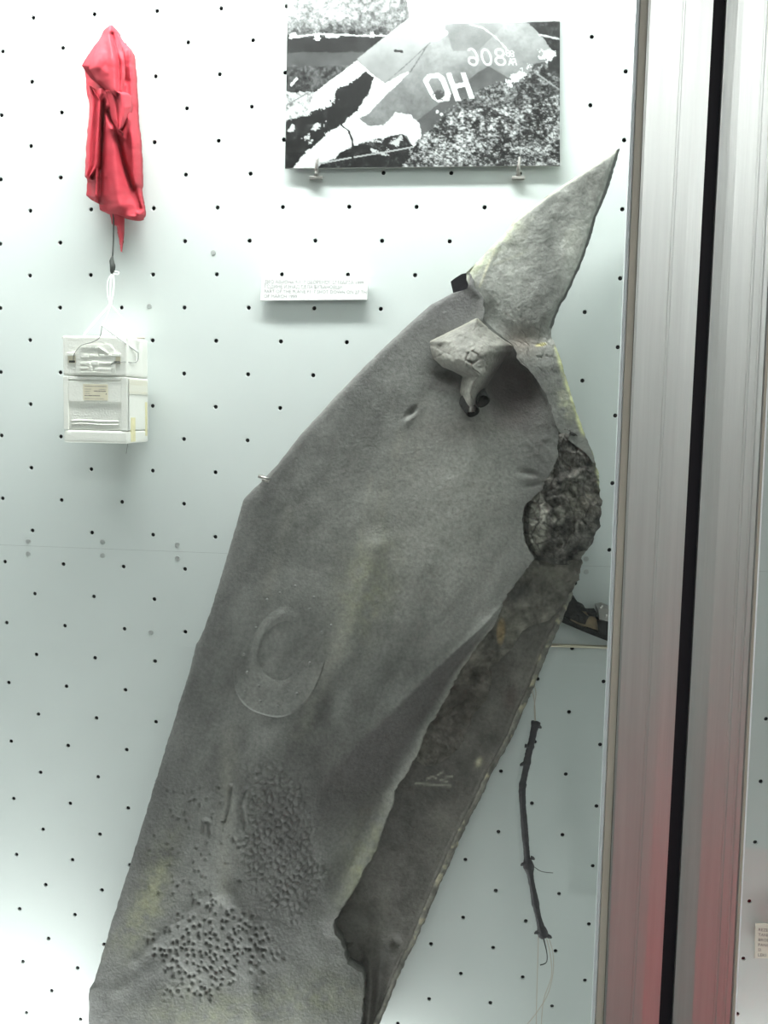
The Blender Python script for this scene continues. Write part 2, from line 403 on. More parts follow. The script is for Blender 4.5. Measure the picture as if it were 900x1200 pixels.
# ------------------------------------------------------------------ the wreck
OL = [(726, 174), (712, 184), (690, 198), (667, 212), (640, 231), (615, 249), (600, 262), (590, 276), (575, 290), (560, 306), (549, 320), (530, 342), (505, 357), (470, 388), (430, 427), (390, 468), (350, 512), (324, 546), (285, 586),
      (268, 647), (246, 719), (235, 746.5), (230, 755), (222, 788), (211.5, 820), (200, 858), (191.6, 884), (171, 953), (152, 1015), (131, 1080.5), (116, 1132), (109, 1153), (104, 1159), (104, 1200), (102, 1260)]
OR = [(727, 174), (722, 190), (712, 222), (704, 243), (699, 254), (690, 285), (683, 305), (672, 330), (663, 349), (659, 354), (650, 375), (645, 392), (650, 402), (655, 415), (662, 437), (668, 458), (675, 480), (683, 503), (690, 520), (697, 540), (702, 558), (704, 575),
      (705, 600), (702, 620), (691, 640), (682, 652), (680, 670), (672, 690), (668, 705), (655, 735), (640, 768), (628, 800), (612, 835), (600, 865), (578, 903), (566, 930), (553, 955), (533, 997), (510, 1050), (490, 1097), (470, 1137), (463, 1155), (445, 1200), (420, 1260)]
A_ = [(590, 708), (567, 733), (540, 757), (507, 787), (480, 813), (450, 843), (407, 883), (385, 905), (372, 925), (365, 960), (372, 1010), (380, 1060), (386, 1095)]
SR = [(551, 319), (556, 335), (567.5, 350), (569, 361), (566, 373), (580, 388), (602, 404), (608, 422), (613, 427), (620, 435), (629, 446), (637, 457), (646, 475), (651, 495), (655, 515), (653, 535), (647, 552), (635, 575), (616, 590), (612, 610), (614, 627), (619, 645), (626, 655), (610, 677), (595, 697), (587, 714),
      (580, 731), (566, 750), (553, 767), (540, 785), (527, 810), (517, 830), (500, 855), (487, 887), (473, 912), (463, 927), (461, 940), (453, 963), (440, 997), (427, 1020), (413, 1047), (402, 1063), (392, 1080), (391, 1093), (400, 1102), (404, 1116), (408, 1130), (425, 1140), (428, 1160), (423, 1200), (420, 1260)]
SL = [(p if p[1] > 343 else p) for p in OL if p[1] >= 319]
SL = [(549, 319)] + [(551, 330), (547, 339), (531, 343)] + [p for p in OL if p[1] > 350]
AXIS = math.radians(17)
COV = (331, 761)
def skin_d(U, V, S=None):
    d = 0.085 + 0 * U
    L = curve(OL, V)
    d = d - .005 * np.exp(-(U - L) / 4) - .0015 * np.exp(-(U - L) / 45)
    d += .008 * gau((U - 500) / 150) * gau((V - 620) / 190)
    d += .0045 * fbm(U, V, 110, 3, 3) + .0010 * fbm(U, V, 22, 5, 3)
    # slope behind the fold and the curled torn lip
    a = curve(A_, V); b = curve(SR, V); on = sstep(705, 745, V) * (1 - sstep(930, 1080, V))
    t = np.clip((U - a) / np.maximum(b - a, 4), 0, 1)
    d -= on * .0200 * (sstep(0, .75, t)); 
    lip = gau(np.maximum(b - U, 0) / 13) * sstep(705, 745, V) * (1 - sstep(1050, 1110, V))
    d += lip * .011 * (1 + .25 * vnoise(V / 9, V * 0, 3))
    # cavity to the right of the curled flap
    e = ell(U, V, 600, 452, 38, 52, math.radians(-28)); d -= .0235 * gau(np.maximum(e - .15, 0) * 1.25)
    e = ell(U, V, 527, 443, 17, 9, .2); d -= .008 * gau(e)
    d += .010 * gau(ell(U, V, 560, 400, 55, 32, .3))
    # rolled edge of the tear toward the tip plate
    pd, sd = pdist(U, V, [(601, 402), (613, 424), (629, 444), (646, 472), (651, 495)]); d += .006 * gau(pd / 3)
    pd, sd = pdist(U, V, [(551, 335), (566, 350), (567, 372)]); d += .004 * gau(pd / 6)
    # dent and scratches
    d -= .006 * gau(ell(U, V, 482, 484, 8, 3.4, math.radians(-48))); d += .003 * gau(ell(U, V, 480, 490, 9, 4, math.radians(-48)))
    d -= .004 * gau(ell(U, V, 618, 554, 10, 3.4, .25)); d -= .002 * gau(ell(U, V, 624, 568, 12, 3, -.2)); d += .0015 * gau(ell(U, V, 620, 561, 11, 3, .1))
    d += .0012 * gau(ell(U, V, 632, 520, 30, 20)) * fbm(U, V, 9, 4, 3) * 2
    # seat of the oval cover
    e = ell(U, V, COV[0], COV[1], 62, 88, AXIS); d += .0015 * sstep(1.2, .86, e)
    # long soft creases
    for pl, am, wd in (([(440, 640), (400, 780), (330, 850), (285, 920), (268, 1000), (262, 1045)], .0035, 14), ([(262, 1045), (235, 1095), (200, 1125), (140, 1160)], .0013, 9),
                       ([(262, 1045), (290, 1085), (300, 1200)], .003, 12), ([(240, 1050), (160, 1125)], .002, 6), ([(372, 925), (330, 980), (360, 1090), (400, 1100)], .002, 20),
                       ([(318, 545), (302, 640), (280, 720)], .0016, 16), ([(435, 800), (470, 740), (500, 650)], .0018, 15)):
        pd, sd = pdist(U, V, pl); d += am * gau(pd / wd)
    pd, sd = pdist(U, V, [(271, 922), (270, 940), (264, 965)]); d -= .004 * gau(pd / 2.4)
    pd, sd = pdist(U, V, [(238, 975), (239, 962), (244, 963), (246, 978)]); d -= .0025 * gau(pd / 2.2)
    pd, sd = pdist(U, V, [(288, 925), (282, 942), (287, 968)]); d -= .003 * gau(pd / 2.4)
    # quilted blisters (honeycomb core printing through)
    c, s = math.cos(.62), math.sin(.62); x = U * c + V * s; y = -U * s + V * c
    q = np.sin(x / 1.75) * np.sin(y / 2.1)
    m1 = np.clip(1.25 - ell(U, V, 328, 985, 46, 92, math.radians(-8)) + .5 * fbm(U, V, 25, 8, 2), 0, 1) ; m1 = sstep(0, .45, m1)
    f1, f2, idv = voro(x, y, 8.0, 4)
    d += m1 * .0017 * (sstep(.0, .6, f2 - f1) - .5) * (.25 + 1.2 * idv)
    m2 = sstep(0, .4, np.clip(1.2 - ell(U, V, 248, 1108, 62, 66, math.radians(20)) + .7 * fbm(U, V, 22, 18, 2), 0, 1))
    f1, f2, idv = voro(U, V, 6.6, 14)
    d -= m2 * .0030 * gau(f1 / (.16 + .22 * idv)) * (idv > .35)
    m3 = sstep(0, .4, np.clip(1.2 - ell(U, V, 235, 990, 45, 85, math.radians(12)) + .9 * fbm(U, V, 18, 28, 2), 0, 1))
    d -= m3 * .0020 * gau(f1 / .24) * (idv > .78)
    m4 = sstep(.0, .5, 1.1 - ell(U, V, 425, 1010, 22, 75, math.radians(12)))
    d += m4 * .0022 * fbm(U, V, 4, 31, 3)
    d += .0018 * gau(ell(U, V, 378, 1026, 4, 4))
    return d
def mixc(c, t, k): return c + (np.array(k) - c) * np.clip(t, 0, 1)[..., None]
def skin_c(U, V, d):
    c = np.zeros(U.shape + (3,)) + np.array((.150, .152, .140))
    n1 = fbm(U * .95 + V * .35, (V * .95 - U * .35) * .35, 38, 51, 5, .6); n2 = fbm(U, V, 60, 61, 4)
    c = c * (1 + .55 * n1 + .35 * n2)[..., None]
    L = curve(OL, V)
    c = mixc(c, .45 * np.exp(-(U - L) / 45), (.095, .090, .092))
    c = mixc(c, .75 * gau(ell(U, V, 540, 345, 70, 42, -.75)), (.085, .080, .080))
    c = mixc(c, .55 * gau(ell(U, V, 500, 630, 120, 110, -.5)), (.29, .285, .26))
    c = mixc(c, .6 * gau(ell(U, V, 540, 560, 55, 75, .35)), (.30, .295, .27))
    # long pale rubbed streaks
    for pl, wd, a in (([(470, 510), (440, 620), (400, 760)], 7, .5), ([(425, 640), (390, 770), (350, 860)], 10, .45), ([(340, 600), (310, 700)], 8, .3), ([(270, 860), (266, 960), (262, 1050)], 11, .5), ([(500, 470), (480, 560)], 10, .3), ([(435, 560), (415, 690)], 5, .35)):
        pd, sd = pdist(U, V, pl); c = mixc(c, a * gau(pd / wd) * (.8 + fbm(U, V, 12, 71, 3)), (.235, .232, .200))
    # olive dust
    for e, a in ((ell(U, V, 175, 1050, 16, 60, .35), .55), (ell(U, V, 160, 1085, 10, 40, .9), .4), (ell(U, V, 250, 1190, 70, 28), .4), (ell(U, V, 370, 1170, 50, 30), .35), (ell(U, V, 425, 1010, 22, 70, .25), .35), (ell(U, V, 430, 690, 30, 60, .3), .3)):
        c = mixc(c, a * gau(e) * (1 + 1.6 * fbm(U, V, 10, 81, 3)), (.24, .245, .15))
    # soot and painted-in shade under the fold
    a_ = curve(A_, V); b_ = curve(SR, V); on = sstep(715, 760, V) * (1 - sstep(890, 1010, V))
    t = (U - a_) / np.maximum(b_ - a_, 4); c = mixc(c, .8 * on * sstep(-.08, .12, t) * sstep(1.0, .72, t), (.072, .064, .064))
    c = mixc(c, .55 * on * np.exp(-(b_ - U) / 5), (.26, .255, .22))  # torn lip lightened in colour as if it caught the light
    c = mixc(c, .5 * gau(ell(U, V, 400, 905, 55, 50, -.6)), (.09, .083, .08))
    # dark reddish soot in and under the flap, with the shade there painted in
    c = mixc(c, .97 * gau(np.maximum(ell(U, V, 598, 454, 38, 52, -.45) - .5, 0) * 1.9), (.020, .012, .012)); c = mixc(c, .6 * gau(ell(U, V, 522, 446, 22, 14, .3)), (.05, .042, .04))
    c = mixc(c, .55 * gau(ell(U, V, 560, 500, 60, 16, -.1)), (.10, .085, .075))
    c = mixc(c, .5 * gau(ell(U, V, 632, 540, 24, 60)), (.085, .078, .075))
    # burnt blisters
    m1 = gau(ell(U, V, 332, 985, 42, 85, -.14)); c = mixc(c, .65 * m1, (.075, .070, .068)); f1, f2, idv = voro(U * math.cos(.62) + V * math.sin(.62), V * math.cos(.62) - U * math.sin(.62), 8.0, 4); c = mixc(c, .6 * m1 * gau((f2 - f1) / .2) * (idv > .3), (.04, .036, .036))
    m2 = gau(ell(U, V, 250, 1110, 58, 62, .3)); f1, f2, idv = voro(U, V, 6.6, 14); c = mixc(c, .45 * m2 * gau(f1 / .28) * (idv > .35), (.05, .045, .045))
    c = mixc(c, .5 * gau(ell(U, V, 320, 1080, 80, 55)), (.085, .082, .078)); c = c * (1 - .28 * sstep(1040, 1180, V))[..., None]  # lower end darkened in colour to offset the light of the bottom lamp
    return np.clip(c, .012, .8)
wr = empty('aircraft_wreckage', tuple(at(330, 760, 0.0)))
tag(wr, 'huge scorched grey metal aircraft panel fragment with pointed torn tip leaning on the perforated board', 'wreckage')
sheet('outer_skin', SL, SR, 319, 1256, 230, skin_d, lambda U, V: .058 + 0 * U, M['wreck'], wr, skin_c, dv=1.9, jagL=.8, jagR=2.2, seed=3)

# tip plate with the narrow strip that runs down beside the tear
TL = [(725.5, 174)] + [p for p in OL if 174 < p[1] < 318] + [(546, 319), (549, 335), (556, 352), (552, 372), (572, 386), (599, 404), (606, 421), (617, 435), (634, 457), (643, 475), (648, 494), (656, 506), (668, 517), (680, 526), (690, 535), (696, 545)]
TR = [p for p in OR if p[1] <= 545]
def tip_d(U, V, S):
    d = .073 + .004 * fbm(U, V, 60, 11, 3) + .0009 * fbm(U, V, 10, 12, 3)
    R = curve(OR, V); L = curve(OL, V)
    d = d - .012 * np.exp(-(R - U) / 3.0) * (V < 392) - .004 * np.exp(-np.abs(U - L) / 5) 
    pd, sd = pdist(U, V, [(645, 392), (620, 398), (598, 395), (570, 368)]); d -= .006 * gau(pd / 14)
    pd, sd = pdist(U, V, [(581, 288), (563, 335)]); d += .0012 * gau(pd / 5)
    pd, sd = pdist(U, V, [(635, 345), (660, 300)]); d += .0025 * gau(pd / 14)
    f1, f2, idv = voro(U + 6 * fbm(U, V, 14, 5, 2), V, 15, 3)
    mk = gau(ell(U, V, 625, 405, 38, 42)); d -= mk * .0022 * gau((f2 - f1) / .05) * (idv > .5)
    return d
def tip_c(U, V, d):
    n1 = fbm(U, V, 40, 151, 5, .62)
    c = np.zeros(U.shape + (3,)) + np.array((.27, .272, .25)); c = c * (1 + .6 * n1)[..., None]
    c = mixc(c, .55 * sstep(.05, .2, n1) * gau(ell(U, V, 640, 270, 50, 38)), (.26, .26, .22))
    c = mixc(c, .45 * gau(ell(U, V, 700, 210, 22, 35)), (.12, .115, .105))
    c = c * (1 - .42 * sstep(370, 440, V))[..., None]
    c = mixc(c, .45 * gau(ell(U, V, 643, 322, 12, 16)), (.09, .09, .085))
    c = mixc(c, .6 * gau(ell(U, V, 628, 358, 22, 34, .6)) * (U > 610), (.10, .10, .092))
    c = mixc(c, .55 * gau(ell(U, V, 612, 400, 22, 18)), (.19, .145, .115))
    L = curve(OL, V); R = curve(OR, V)
    pd, sd = pdist(U, V, [(726, 174), (690, 198), (640, 231), (600, 262)]); c = mixc(c, .9 * gau(pd / 1.5), (.50, .49, .38))
    pd, sd = pdist(U, V, [(600, 262), (588, 278), (566, 301), (549, 320)]); c = mixc(c, (.75 + 1.2 * fbm(U, V, 7, 9, 3)) * gau(pd / 9), (.46, .48, .36))
    pd, sd = pdist(U, V, [(582, 288), (571, 312), (562, 336)]); c = mixc(c, (.6 + 1.2 * fbm(U, V, 6, 2, 2)) * gau(pd / 1.4), (.50, .48, .36))
    pd, sd = pdist(U, V, [(578, 310), (612, 297)]); c = mixc(c, .6 * gau(pd / 1.4), (.36, .36, .3))
    pd, sd = pdist(U, V, [(652, 408), (661, 440), (668, 462), (678, 492), (684, 510)]); c = mixc(c, (.8 + fbm(U, V, 6, 4, 2)) * gau(pd / 2.6), (.50, .52, .28))
    c = mixc(c, .8 * gau(ell(U, V, 663, 475, 7, 16, -.4)) * (.6 + 1.5 * fbm(U, V, 5, 3, 2)), (.42, .43, .30))
    c = mixc(c, gau(np.maximum(ell(U, V, 634, 404, 9, 2.6, -.2) - .5, 0) * 4), (.50, .45, .22))
    c = mixc(c, .95 * sstep(4.5, 2.5, R - U) * (V < 385), (.035, .035, .032))
    return np.clip(c, .012, .8)
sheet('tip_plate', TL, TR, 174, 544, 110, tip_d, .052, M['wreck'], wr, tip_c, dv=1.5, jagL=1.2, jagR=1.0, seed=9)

# black slab as the dark of the hole where skin broke away beside the tip
MP = [(528, 330), (533, 326), (541, 321), (551, 319), (553, 326), (557, 335), (552, 337), (547, 339.5), (538, 342), (531, 343)]
def slab(name, P, d0, d1, m, parent, bev=0):
    b = bmesh.new(); f = b.faces.new([b.verts.new(atv(u, v, d1)) for u, v in P])
    e = bmesh.ops.extrude_face_region(b, geom=[f]); vv = [x for x in e['geom'] if isinstance(x, bmesh.types.BMVert)]
    for x in vv: x.co.y = -d0
    if bev: 
        bmesh.ops.recalc_face_normals(b, faces=b.faces)
        bmesh.ops.bevel(b, geom=[x for x in b.edges if abs(x.verts[0].co.y + d1) < 1e-5 and abs(x.verts[1].co.y + d1) < 1e-5], offset=bev, segments=2, affect='EDGES')
    return bm_obj(name, b, m, parent)
slab('black_gap_fill', MP, .05, .062, M['black'], wr)

# charred swollen core on the right edge
BL = [(640, 500), (641, 520), (638, 540), (628, 560), (612, 578), (602, 592), (600, 612), (603, 630), (606, 642), (620, 652), (642, 659), (660, 664)]
BR = [(681, 500)] + [p for p in OR if 500 < p[1] < 650] + [(682, 651), (676, 659), (664, 664)]
def core_d(U, V, S):
    d = .066 + .020 * gau(ell(U, V, 660, 595, 48, 75))
    R = curve(OR, V); d = d - .022 * np.exp(-(R - U) / 9)
    d += .009 * fbm(U, V, 26, 21, 5, .62) + .004 * fbm(U, V, 8, 22, 4, .7)
    f1, f2, idv = voro(U + 5 * fbm(U, V, 15, 2, 3), V + 5 * fbm(U, V, 15, 4, 3), 19, 8); d += .008 * (idv - .5) * sstep(0, .18, f2 - f1) 
    for cx, cy, r in ((668, 548, 12), (668, 572, 13), (651, 604, 9), (643, 640, 8), (655, 637, 5), (650, 590, 7), (672, 520, 10)):
        e = ell(U, V, cx, cy, r, r * 1.1); d += .0045 * gau((e - .95) / .28) - .002 * gau(e / .6)
    pd, sd = pdist(U, V, [(617, 590), (613, 612), (616, 640), (628, 652)]); d -= .016 * gau(pd / 4)
    e = ell(U, V, 629, 612, 12, 36, .05); d += .007 * sstep(1.1, .7, e)
    pd, sd = pdist(U, V, [(700, 578), (684, 576), (676, 585), (665, 574), (655, 578)]); d -= .008 * gau(pd / 2.5)
    return d
def core_c(U, V, d):
    n1 = fbm(U, V, 14, 251, 5, .7) + .5 * fbm(U, V, 5, 261, 3, .8)
    c = np.zeros(U.shape + (3,)) + np.array((.085, .079, .070)); c = c * (1 + 1.4 * n1)[..., None]
    c = mixc(c, .9 * sstep(1.15, .8, ell(U, V, 628, 613, 14, 38, .05)), (.27, .262, .225))
    c = mixc(c, .7 * sstep(1.1, .7, ell(U, V, 668, 572, 10, 12)), (.17, .165, .14))
    c = mixc(c, .8 * sstep(1.1, .7, ell(U, V, 654, 605, 9, 12)), (.20, .195, .165))
    c = mixc(c, .6 * gau(ell(U, V, 688, 588, 17, 14)), (.17, .15, .12)); c = mixc(c, .6 * gau(ell(U, V, 672, 594, 9, 14)), (.17, .16, .13))
    c = mixc(c, .5 * gau(ell(U, V, 681, 563, 10, 9)), (.17, .165, .14))
    pd, sd = pdist(U, V, [(676, 490), (690, 520), (700, 550), (703, 575)]); c = mixc(c, .8 * gau(pd / 2.2) * (.7 + fbm(U, V, 6, 4, 2)), (.42, .44, .26))
    f1, f2, idv = voro(U + 5 * fbm(U, V, 15, 2, 3), V + 5 * fbm(U, V, 15, 4, 3), 19, 8); c = mixc(c, .8 * gau((f2 - f1) / .07), (.025, .022, .02))
    f1, f2, idv = voro(U + 4 * fbm(U, V, 9, 2, 3), V + 4 * fbm(U, V, 9, 4, 3), 9, 88); c = mixc(c, .6 * gau((f2 - f1) / .08), (.03, .027, .024))
    return np.clip(c * 1.0, .01, .8)
sheet('charred_core', BL, BR, 500, 663, 90, core_d, .045, M['rough'], wr, core_c, dv=1.2, jagR=2.0, seed=19)

# inner skin uncovered by the tear, down to the bottom
UL = [(596, 640), (600, 655), (585, 677), (570, 700), (560, 720), (540, 750), (515, 785), (500, 812), (478, 850), (462, 887), (440, 925), (428, 963), (412, 1000), (388, 1047), (376, 1080), (372, 1110), (384, 1130), (402, 1160), (402, 1200), (398, 1260)]
UR = [p for p in OR if p[1] >= 640]
CL = [(672, 693), (657, 712), (642, 727), (620, 733), (610, 745), (597, 762), (585, 774), (573, 779), (575, 800), (572, 820), (553, 837), (547, 857), (540, 870), (530, 895), (505, 900), (487, 905)]
def under_d(U, V, S):
    R = curve(OR, V)
    d = .060 + .003 * fbm(U, V, 70, 31, 3) + .0011 * fbm(U, V, 9, 33, 3)
    d = d + .002 * sstep(12, 9, R - U) - .006 * np.exp(-(R - U) / 2.5)
    e = ell(U, V, 412, 1086, 23, 22, -.3); d += .006 * sstep(1.15, .8, e)
    e = ell(U, V, 413, 1118, 10, 11); d += .004 * sstep(1.2, .8, e) - .003 * gau((e - 1.25) / .15)
    d -= .006 * gau(ell(U, V, 463, 1105, 6, 8)); d -= .014 * gau(ell(U, V, 444, 1160, 8, 48, .08)); pd, sd = pdist(U, V, [(432, 1125), (436, 1160), (430, 1210)]); d += .005 * gau(pd / 4)
    d -= .004 * gau(ell(U, V, 600, 800, 5, 9, .3))
    return d
def under_c(U, V, d):
    n1 = fbm(U, V, 32, 351, 5, .62); c = np.zeros(U.shape + (3,)) + np.array((.100, .094, .083)); c = c * (1 + .6 * n1)[..., None]
    c = mixc(c, .5 * gau(ell(U, V, 545, 1000, 25, 110, .45)), (.12, .12, .105))
    c = mixc(c, .5 * gau(ell(U, V, 410, 1090, 30, 25)), (.13, .128, .115))
    c = mixc(c, .55 * gau(ell(U, V, 470, 960, 28, 70, .4)), (.06, .056, .052)); c = mixc(c, .6 * gau(ell(U, V, 598, 818, 8, 14)), (.06, .035, .035))
    R = curve(OR, V); c = mixc(c, .35 * np.exp(-(R - U) / 7), (.20, .19, .15))
    for pl in ([(487, 918), (528, 921)], [(500, 913), (507, 910), (511, 912)], [(513, 908), (519, 905)], [(522, 911), (530, 910)], [(516, 914), (524, 916)]):
        pd, sd = pdist(U, V, pl); c = mixc(c, .7 * gau(pd / 1.1), (.38, .37, .31))
    for px_, py_ in ((540, 983), (536, 990), (466, 1146), (634, 772), (561, 893)):
        c = mixc(c, .9 * gau(ell(U, V, px_, py_, 3.2, 5, .4)), (.50, .46, .33))
    return np.clip(c, .01, .8)
sheet('inner_skin', UL, UR, 640, 1256, 110, under_d, .040, M['wreck'], wr, under_c, dv=2.0, jagR=1.6, seed=29)
# torn ply between the lip and the delaminated line
PL_ = [(598, 657), (590, 677), (575, 700), (566, 720), (550, 745), (530, 775), (512, 810), (500, 835), (480, 870), (486, 890), (500, 899)]
PR_ = [(682, 657), (678, 675), (672, 693), (657, 712), (642, 727), (616, 735), (608, 747), (597, 762), (585, 774), (574, 781), (575, 800), (571, 820), (553, 838), (547, 857), (540, 872), (528, 888), (506, 899)]
def ply_d(U, V, S):
    d = .0655 + .006 * fbm(U, V, 22, 41, 4, .6) + .004 * gau(ell(U, V, 640, 690, 40, 30))
    f1, f2, idv = voro(U + 8 * fbm(U, V, 20, 2, 3), V + 5 * fbm(U, V, 15, 4, 3), 24, 28); d += .0035 * (idv - .5) * sstep(0, .12, f2 - f1)
    return d
def ply_c(U, V, d):
    n1 = fbm(U, V, 18, 451, 5, .68); c = np.zeros(U.shape + (3,)) + np.array((.115, .108, .092)); c = c * (1 + 1.0 * n1)[..., None]
    c = mixc(c, .75 * gau(ell(U, V, 540, 835, 30, 60, .45)), (.062, .053, .046))
    c = mixc(c, .8 * gau(ell(U, V, 606, 696, 20, 10, -.5)), (.045, .045, .045))
    c = mixc(c, .7 * gau(ell(U, V, 600, 735, 14, 20, .3)), (.16, .155, .125))
    c = mixc(c, .95 * sstep(1.3, .6, ell(U, V, 587, 740, 5, 15, .05)), (.27, .20, .11))
    c = mixc(c, .6 * gau(ell(U, V, 650, 670, 22, 14)), (.17, .16, .13))
    return np.clip(c, .01, .8)
sheet('torn_ply', PL_, PR_, 657, 898, 90, ply_d, .050, M['rough'], wr, ply_c, dv=1.4, jagR=3.0, seed=39)
# closing strip along the lower right edge
ES = [(p[0] - 7, p[1]) for p in OR if p[1] >= 690]; EE = [(p[0] - .6, p[1]) for p in OR if p[1] >= 690]
def es_d(U, V, S): return .0655 - .003 * (2 * S - 1) ** 4 + .0012 * fbm(U, V, 12, 91, 3)
def es_c(U, V, d):
    n1 = fbm(U, V, 12, 551, 4, .6); c = np.zeros(U.shape + (3,)) + np.array((.135, .130, .110)); c = c * (1 + .8 * n1)[..., None]
    return np.clip(mixc(c, sstep(.22, .4, fbm(U, V, 9, 77, 3)), (.30, .28, .2)), .01, .8)
sheet('edge_strip', ES, EE, 690, 1254, 6, es_d, .055, M['wreck'], wr, es_c, dv=2.5, jagL=1.5, jagR=1.4, seed=49)

# curled flap: a cone of peeled skin rolling down into a small tube
FL = [(558, 373), (553, 375), (545, 379), (524, 389), (503, 400), (504, 410), (508, 421), (518, 430), (531, 435), (542, 441), (540, 450), (539, 460), (543, 473), (546, 483)]
FR = [(560, 373), (566, 377), (577, 388), (590, 398), (602, 405), (600, 412), (592, 420), (585, 430), (578, 441), (572, 450), (567, 460), (562, 470), (558, 483)]
def flap_d(U, V, S):
    bulge = np.sin(np.clip(S, 0, 1) * math.pi) ** .7
    top = sstep(370, 430, V)
    amp = .012 + .034 * top * (1 - .25 * sstep(430, 483, V))
    d = .088 + amp * bulge + .0035 * fbm(U, V, 18, 61, 3)
    d += .0015 * fbm(U, V, 6, 63, 3)
    f1, f2, idv = voro(U + 9 * fbm(U, V, 14, 5, 3), V + 6 * fbm(U, V, 12, 7, 3), 20, 13)
    d -= .0014 * gau((f2 - f1) / .03) * (idv > .62)
    pd, sd = pdist(U, V, [(553, 412), (560, 416), (561, 422), (553, 426), (546, 422), (549, 414)]); d -= .003 * gau(pd / 1.2)
    d -= .012 * gau(ell(U, V, 590, 428, 10, 16, .5))
    return d
def flap_c(U, V, d):
    n1 = fbm(U, V, 12, 651, 4, .6); c = np.zeros(U.shape + (3,)) + np.array((.175, .170, .150)); c = c * (1 + .35 * n1)[..., None]
    c = mixc(c, .92 * sstep(-12, 8, U - (592 - (V - 405) * .55)), (.035, .025, .024))  # sooty right side, deepened in colour to carry the shading of the flap
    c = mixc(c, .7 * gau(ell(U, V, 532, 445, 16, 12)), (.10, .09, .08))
    f1, f2, idv = voro(U + 9 * fbm(U, V, 14, 5, 3), V + 6 * fbm(U, V, 12, 7, 3), 20, 13)
    c = mixc(c, .6 * gau((f2 - f1) / .03) * (idv > .62), (.09, .08, .07))
    pd, sd = pdist(U, V, [(503, 400), (545, 379), (559, 373), (602, 405)]); c = mixc(c, .5 * gau(pd / 1.8), (.26, .245, .19))
    return np.clip(c, .01, .8)
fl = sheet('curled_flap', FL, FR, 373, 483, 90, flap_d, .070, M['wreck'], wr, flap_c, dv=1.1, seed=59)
# the rolled tube mouths
def roll(u, v, r_px, length, ang, name='rolled_end'):
    c = atv(u, v, .118); r = r_px * 1.2e-3; vs = []; fs = []; n = 22
    ax = Vector((math.cos(ang) * .35, -.80, -.5)).normalized(); a = ax.orthogonal().normalized(); b = ax.cross(a)
    ring = [(-length, r * 1.15), (0, r), (.0008, r * .93), (0, r * .86), (-length, r * .8)]
    for l, rr in ring:
        for k in range(n):
            t = 2 * math.pi * k / n; w_ = 1 + .06 * math.sin(3 * t + u)
            vs.append(c + ax * l + (a * math.cos(t) + b * math.sin(t)) * rr * w_)
    for i in range(len(ring) - 1):
        for k in range(n): fs.append((i * n + k, i * n + (k + 1) % n, (i + 1) * n + (k + 1) % n, (i + 1) * n + k))
    fs.append(tuple((len(ring) - 1) * n + k for k in range(n)))
    return mesh(name, vs, fs, M['char'], fl, True)
roll(554, 482, 8.0, .030, .4); roll(566, 470, 8.5, .028, .2)

# oval access cover with its raised rim and rivets
def oval(cx, cy, rx, ry, n=48, k=2.6):
    c, s = math.cos(AXIS), math.sin(AXIS); P = []
    for i in range(n):
        t = 2 * math.pi * i / n; x = rx * math.copysign(abs(math.cos(t)) ** (2 / k), math.cos(t)); y = ry * math.copysign(abs(math.sin(t)) ** (2 / k), math.sin(t))
        P.append((cx + x * c - y * s, cy + x * s + y * c))
    return P
def oval_sheet(name, cx, cy, rx, ry, dfn, cfn, m, parent, rings=26, n=72):
    c, s = math.cos(AXIS), math.sin(AXIS); U = []; V = []; E_ = []
    for r in range(rings + 1):
        rr = r / rings
        for i in range(n):
            t = 2 * math.pi * i / n; k = 2.5; x = rr * rx * math.copysign(abs(math.cos(t)) ** (2 / k), math.cos(t)); y = rr * ry * math.copysign(abs(math.sin(t)) ** (2 / k), math.sin(t))
            U.append(cx + x * c - y * s); V.append(cy + x * s + y * c); E_.append(rr)
    U = np.array(U); V = np.array(V); E_ = np.array(E_); d = dfn(U, V, E_); P = at(U, V, d); fs = []
    for r in range(rings):
        for i in range(n):
            a = r * n + i; b = r * n + (i + 1) % n; fs.append((a, b, b + n, a + n))
    bk = P[rings * n:].copy(); bk[:, 1] += .006; nb = len(P); P = np.vstack([P, bk])
    for i in range(n): fs.append((rings * n + i, rings * n + (i + 1) % n, nb + (i + 1) % n, nb + i))
    cc = cfn(U, V, d); cc = np.vstack([cc, cc[rings * n:]])
    return mesh(name, P, fs, m, parent, True, cc)
def cov_d(U, V, E_):
    d = skin_d(U, V) - .0006 + .0028 * sstep(-.1, .9, ((V - COV[1]) * 1.0 + (U - COV[0]) * .1) / 80)
    e = ell(U, V, 327, 762, 25, 41, AXIS); d += .0030 * gau((e - 1.0) / .24) * sstep(30, -20, U - 330 - (761 - V) * .3) - .0030 * sstep(1.0, .7, e) - .002 * gau((e - .98) / .12) * sstep(0, 25, V - 765)
    d += .0006 * fbm(U, V, 12, 2, 3)
    return d
def cov_c(U, V, d):
    c = skin_c(U, V, d) * 1.04; e = ell(U, V, 327, 762, 22, 38, AXIS)
    return np.clip(mixc(c, .3 * gau((e - .6) / .2), (.095, .095, .085)), .01, .8)
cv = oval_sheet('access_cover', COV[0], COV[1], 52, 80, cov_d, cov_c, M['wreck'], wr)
rv = [(346, 687), (328, 695), (313, 703), (300, 736), (286, 767), (289.5, 788), (287, 811), (303, 804), (348, 813), (363, 777), (377, 741), (388, 733), (363, 714), (368, 700), (339, 736), (325, 828), (305, 822)]
rb = bmesh.new(); bmesh.ops.create_uvsphere(rb, u_segments=10, v_segments=6, radius=.0024)
for v_ in rb.verts: v_.co.y *= .55
rme = bpy.data.meshes.new('rivet'); rb.to_mesh(rme); rb.free()
